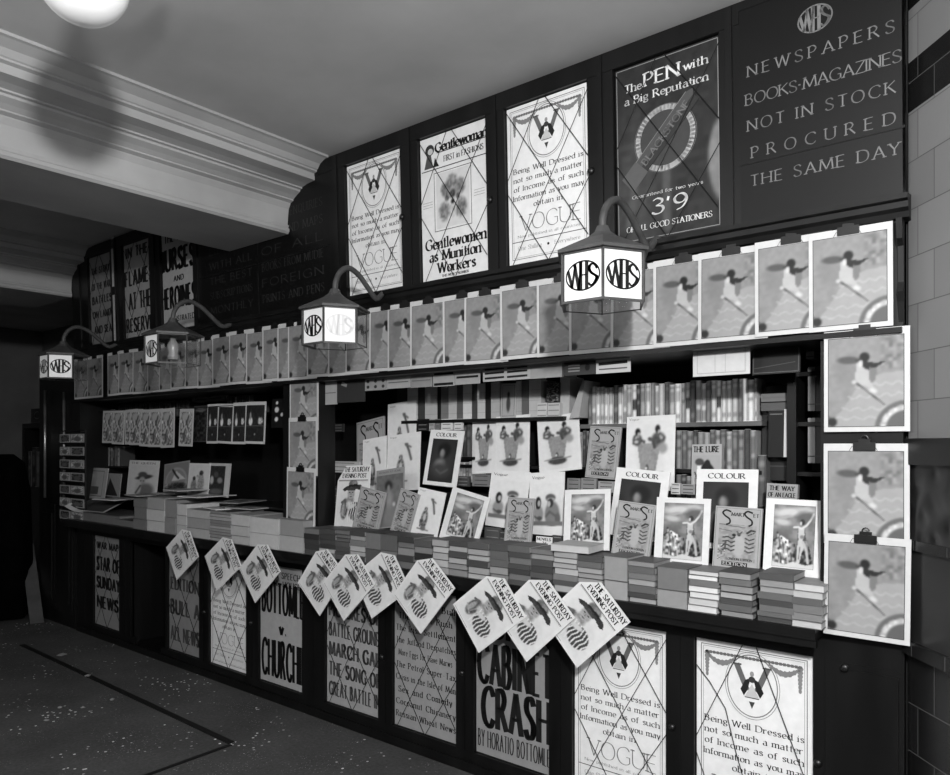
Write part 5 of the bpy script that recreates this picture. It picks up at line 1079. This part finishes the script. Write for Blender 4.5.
# splayed tiled wall on the near side
TILE,N,L,b=newmat('glazed_tiles',.38,.5)
tc=N.new('ShaderNodeTexCoord')
def brick(mh,mw,c1,c2,mort,off=.5,oy=0,ox=0):
    mp=N.new('ShaderNodeMapping'); mp.inputs['Location'].default_value=(ox,oy,0); L.new(tc.outputs['UV'],mp.inputs['Vector'])
    t=N.new('ShaderNodeTexBrick'); t.offset=off; t.inputs['Scale'].default_value=1; t.inputs['Brick Width'].default_value=mw; t.inputs['Row Height'].default_value=mh; t.inputs['Mortar Size'].default_value=.0016
    for nm,c in (('Color1',c1),('Color2',c2),('Mortar',mort)): t.inputs[nm].default_value=(lin(c),)*3+(1,)
    L.new(mp.outputs[0],t.inputs['Vector']); return t.outputs['Color']
L.new(brick(.147,.152,.44,.48,.30,oy=-.018,ox=.03),b.inputs['Base Color'])
BTILE,N,L,b=newmat('black_tiles',.25,.5); tc=N.new('ShaderNodeTexCoord'); L.new(brick(.147,.152,.10,.13,.30,oy=.03,ox=.03),b.inputs['Base Color'])
# dado relief
DADO,N,L,b=newmat('moulded_dado',.35,.5); tc=N.new('ShaderNodeTexCoord'); 
v=N.new('ShaderNodeTexVoronoi'); v.inputs['Scale'].default_value=16; v.feature='SMOOTH_F1'; L.new(tc.outputs['UV'],v.inputs['Vector'])
n=N.new('ShaderNodeTexNoise'); n.inputs['Scale'].default_value=14; L.new(tc.outputs['UV'],n.inputs['Vector']); L.new(n.outputs['Color'],v.inputs['Vector']) if False else None
r=N.new('ShaderNodeValToRGB'); r.color_ramp.elements[0].color=(.006,.006,.006,1); r.color_ramp.elements[1].color=(.030,.030,.030,1); L.new(v.outputs['Distance'],r.inputs['Fac']); L.new(r.outputs[0],b.inputs['Base Color'])
bp=N.new('ShaderNodeBump'); bp.inputs['Strength'].default_value=.8; bp.inputs['Distance'].default_value=.02; L.new(v.outputs['Distance'],bp.inputs['Height']); L.new(bp.outputs[0],b.inputs['Normal'])
W0=Vector((-.411,0,0)); WD=Vector((RX*(-25/742)*1+ -RY, RX*1+RY*(-25/742),0)); WD=Vector((.632,-.775,0))*1.0
WD=-Vector((RX*(-25/742)-RY, RY*(-25/742)+RX,0)).normalized(); WN=Vector((WD.y,-WD.x,0)) 
if WN.x>0: WN=-WN      # faces the passage
def wallstrip(z0,z1,off,name,mat,length=5.2,par=None):
    g=G(); A=W0+WN*off; B=A+WD*length; b0=-WN*(.12+off)
    vs=[(*(A.xy),z0),(*(B.xy),z0),(*(B.xy),z1),(*(A.xy),z1)]+[(A.x+b0.x,A.y+b0.y,z0),(B.x+b0.x,B.y+b0.y,z0),(B.x+b0.x,B.y+b0.y,z1),(A.x+b0.x,A.y+b0.y,z1)]
    g.add(vs,[(0,1,2,3),(7,6,5,4),(0,3,7,4),(1,5,6,2),(3,2,6,7),(0,4,5,1)])
    me=g.mesh(name,mat); uv=me.uv_layers.new(name='UVMap')
    for lp in me.loops:
        co=me.vertices[lp.vertex_index].co; uv.data[lp.index].uv=((co-Vector((A.x,A.y,0))).dot(WD),co.z)
    o=bpy.data.objects.new(name,me); COL.objects.link(o); return tag(o,kind='structure')
def zat(px,py):   # height on the splayed wall seen at a pixel
    p=atplane(px,py,W0,WN); return p.z
zs=[zat(912,445),zat(910,112.3),zat(909.6,62.7),zat(909.6,10)]
print('wall z',zs)
wallstrip(1.52,zs[1],0,'wall_right',TILE); wallstrip(zs[1],zs[2],0,'wall_right',BTILE); wallstrip(zs[2],zs[3],0,'wall_right',TILE); wallstrip(zs[3],CEIL,0,'wall_right',BTILE)
wallstrip(0,.86,.0,'wall_right',BTILE); 
wallstrip(.86,.90,.02,'trim_3',BTILE); wallstrip(.90,1.18,.004,'wall_right',graymat('dado_tile',.13,.18,6,.3,.5)); wallstrip(1.18,1.21,.014,'trim_4',BTILE); wallstrip(1.21,1.44,.004,'wall_right',DADO); wallstrip(1.44,1.52,.018,'trim_5',graymat('dado_cap',.12,.16,5,.3,.5))
st(G().box(-.42,-.30,.02,.5,0,CEIL),'wall_end',DARKWALL)
# floor channel cover: two dark grooves with a raised lip
def strip(a,c,w,h,name,mat,y=0):
    A,B=atz(*a,0),atz(*c,0); d=(B-A).normalized(); n=Vector((-d.y,d.x,0))*w/2; g=G()
    vs=[(A-n),(B-n),(B+n),(A+n)]; g.add([(p.x,p.y,.0) for p in vs]+[(p.x,p.y,h) for p in vs],[(3,2,1,0),(4,5,6,7),(0,1,5,4),(1,2,6,5),(2,3,7,6),(3,0,4,7)]); return st(g,name,mat)
BLK=graymat('groove_iron',.05,.08,10,.7,.3)
strip((22,645),(231,743),.035,.004,'trim_6',BLK)
strip((231,745),(140,778),.022,.004,'trim_7',BLK)

# scraps
for i,(px,py,s_) in enumerate(((88,676,.03),(62,655,.05),(112,700,.02),(83,708,.02),(60,708,.02),(46,721,.02))):
    p=atz(px,py,0); g=G(); r_=random.Random(i); n_=7; pts=[(s_*r_.uniform(.5,1)*math.cos(2*math.pi*k/n_),s_*r_.uniform(.5,1)*math.sin(2*math.pi*k/n_)) for k in range(n_)]
    g.add([(x,y,.001+r_.uniform(0,.004)) for x,y in pts]+[(0,0,.012)],[(k,(k+1)%n_,n_) for k in range(n_)],.5); o=g.obj('paper_scrap'); o.location=(p.x,p.y,.0)
    tag(o,('curled','pale torn','tiny','tiny white','small crumpled','small')[i]+' paper scrap on the dark floor, '+('by the channel','nearest the far stall end','below the channel, rightmost','in the middle of the scraps','beside another scrap','lowest in view')[i],'litter','paper scraps on the floor')
# ------------------------------------------------------------------ far dim end
bc=tag(empty('bookcase',(-9.2,.9,0)),'dim bookcase with a small sign on top in the dark passage end','bookcase')
q=at(16,415,.9)
g=G(); g.box(-.8,.75,0,.4,0,1.0); g.box(-.8,-.74,0,.4,1.0,1.7); g.box(.69,.75,0,.4,1.0,1.7); g.box(-.8,.75,.36,.4,1.0,1.7); g.box(-.8,.75,0,.4,1.7,1.76); o=g.obj('carcase',WOOD,bc)
g=G(); g.box(-.5,.6,-.01,.01,1.77,1.93,.20); text(g,"CLOSED",-.4,1.81,.08,.9,w=1.6,tmin=.6,ink=.5,mapf=lambda p:(p[0],-.012,p[1])); g.obj('sign_panel',PRINT,bc)
spx=[-.7+.12*i for i in range(11)]
for i,x in enumerate(spx):
    g=spine_book(.08+.02*(i%3),.42+.05*(i%2),.2,(.3,.18,.4,.22,.5)[i%5],(1,3,4)[i%3]); o=g.obj('folio_volume'); o.location=(-9.2+x,.93,1.001); tag(o,'dim tall volume in the far bookcase, %s from the dark wall'%nth(i+1),'book','volumes in the far bookcase')
g=G(); a_=at(27,545,-.25); b_=atz(37,622,0); g.add([],[]); 
A=atz(37,624,0.0); A.y-=.0; B=at(27,545,A.y+.1); d=(B-A)
g.box(-.05,.05,-.012,.012,0,d.length); o=g.obj('plank',graymat('bare_plank',.24,.32,6,.6,.3)); o.location=A; o.rotation_euler=d.to_track_quat('Z','Y').to_euler(); tag(o,'bare plank leaning in the dark passage beyond the stall','plank')
# rolled dark curtain mass at the far left
g=G(); 
prof=[(.0,.0),(.20,.02),(.23,.5),(.20,1.1),(.15,1.35),(.06,1.42),(.0,1.42)]
n=22; vs=[]
for r_,z in prof:
    for k in range(n): a=2*math.pi*k/n; rr_=r_*(1+.10*math.sin(5*a+z*2)); vs.append((rr_*math.cos(a),rr_*.8*math.sin(a),z))
g.add(vs,[(i*n+k,i*n+(k+1)%n,(i+1)*n+(k+1)%n,(i+1)*n+k) for i in range(len(prof)-1) for k in range(n)])
o=g.obj('draped_stand',graymat('black_cloth',.02,.05,8,.95,.05),None,True); p=atz(2,640,0); o.location=(p.x-.80,p.y+.3,0); tag(o,'black draped upright form at the dark end of the passage','covered stand')
# ceiling globe and its rod
gl=tag(empty('ceiling_lamp',(-2.08,-1.745,CEIL)),'white glass globe lamp hanging near the ceiling in the foreground','ceiling lamp')
g=G(); R=.118; zc=-.295
g.lathe([(.001,zc-R)]+[(R*math.sin(t),zc-R*math.cos(t)) for t in np.linspace(.15,2.8,18)]+[(.03,zc+R)],28); m_,N,L,b=newmat('globe_glass',.25,.5); b.inputs['Base Color'].default_value=(.8,.8,.8,1); b.inputs['Emission Color'].default_value=(1,1,1,1); b.inputs['Emission Strength'].default_value=.12
g.obj('glass_globe',m_,gl,True)
g=G(); g.lathe([(.035,zc+R-.01),(.04,zc+R+.02),(.012,zc+R+.03),(.012,-.02),(.05,-.02),(.05,0)],16); g.obj('rod',BLACKIRON,gl,True)
g=G(); g.tube([(.0,.0,zc+R+.015),(.12,.09,zc+R+.0),(.2,.15,zc+R+.03)],.008,6); g.obj('pull_arm',BLACKIRON,gl,True)
# ------------------------------------------------------------------ light, camera, view
def light(kind,name,loc,e,size=.1,rot=None,**k):
    l=bpy.data.lights.new(name,kind); l.energy=e
    if kind=='AREA': l.size=size
    else: l.shadow_soft_size=size
    for a_,v_ in k.items(): setattr(l,a_,v_)
    o=bpy.data.objects.new(name,l); o.location=loc; COL.objects.link(o)
    if rot: o.rotation_euler=rot
    return o
light('POINT','flash_lamp',(.40,-2.75,2.42),480,.085)
light('POINT','fill_light_a',(-2.2,-4.8,2.6),75,.3)  # unseen fill light, added to lift ceiling and shadows
light('POINT','fill_light_b',(-3.05,-3.7,2.62),60,.3)  # second unseen fill, added to brighten the far magazines
W=bpy.data.worlds.new('World'); S.world=W; W.use_nodes=True; W.node_tree.nodes['Background'].inputs[0].default_value=(.5,.5,.5,1); W.node_tree.nodes['Background'].inputs[1].default_value=.045
cam=bpy.data.cameras.new('Camera'); co=bpy.data.objects.new('Camera',cam); COL.objects.link(co)
cam.sensor_width=36; cam.lens=F/950*36; cam.shift_y=(HY-387.5)/950; cam.clip_start=.05
co.matrix_world=Matrix(((RX,0,RY,0),(RY,0,-RX,-D),(0,1,0,H),(0,0,0,1)))
S.camera=co
S.view_settings.view_transform='Standard'; S.view_settings.look='None'; S.view_settings.gamma=1; S.view_settings.exposure=0; S.view_settings.use_curve_mapping=False
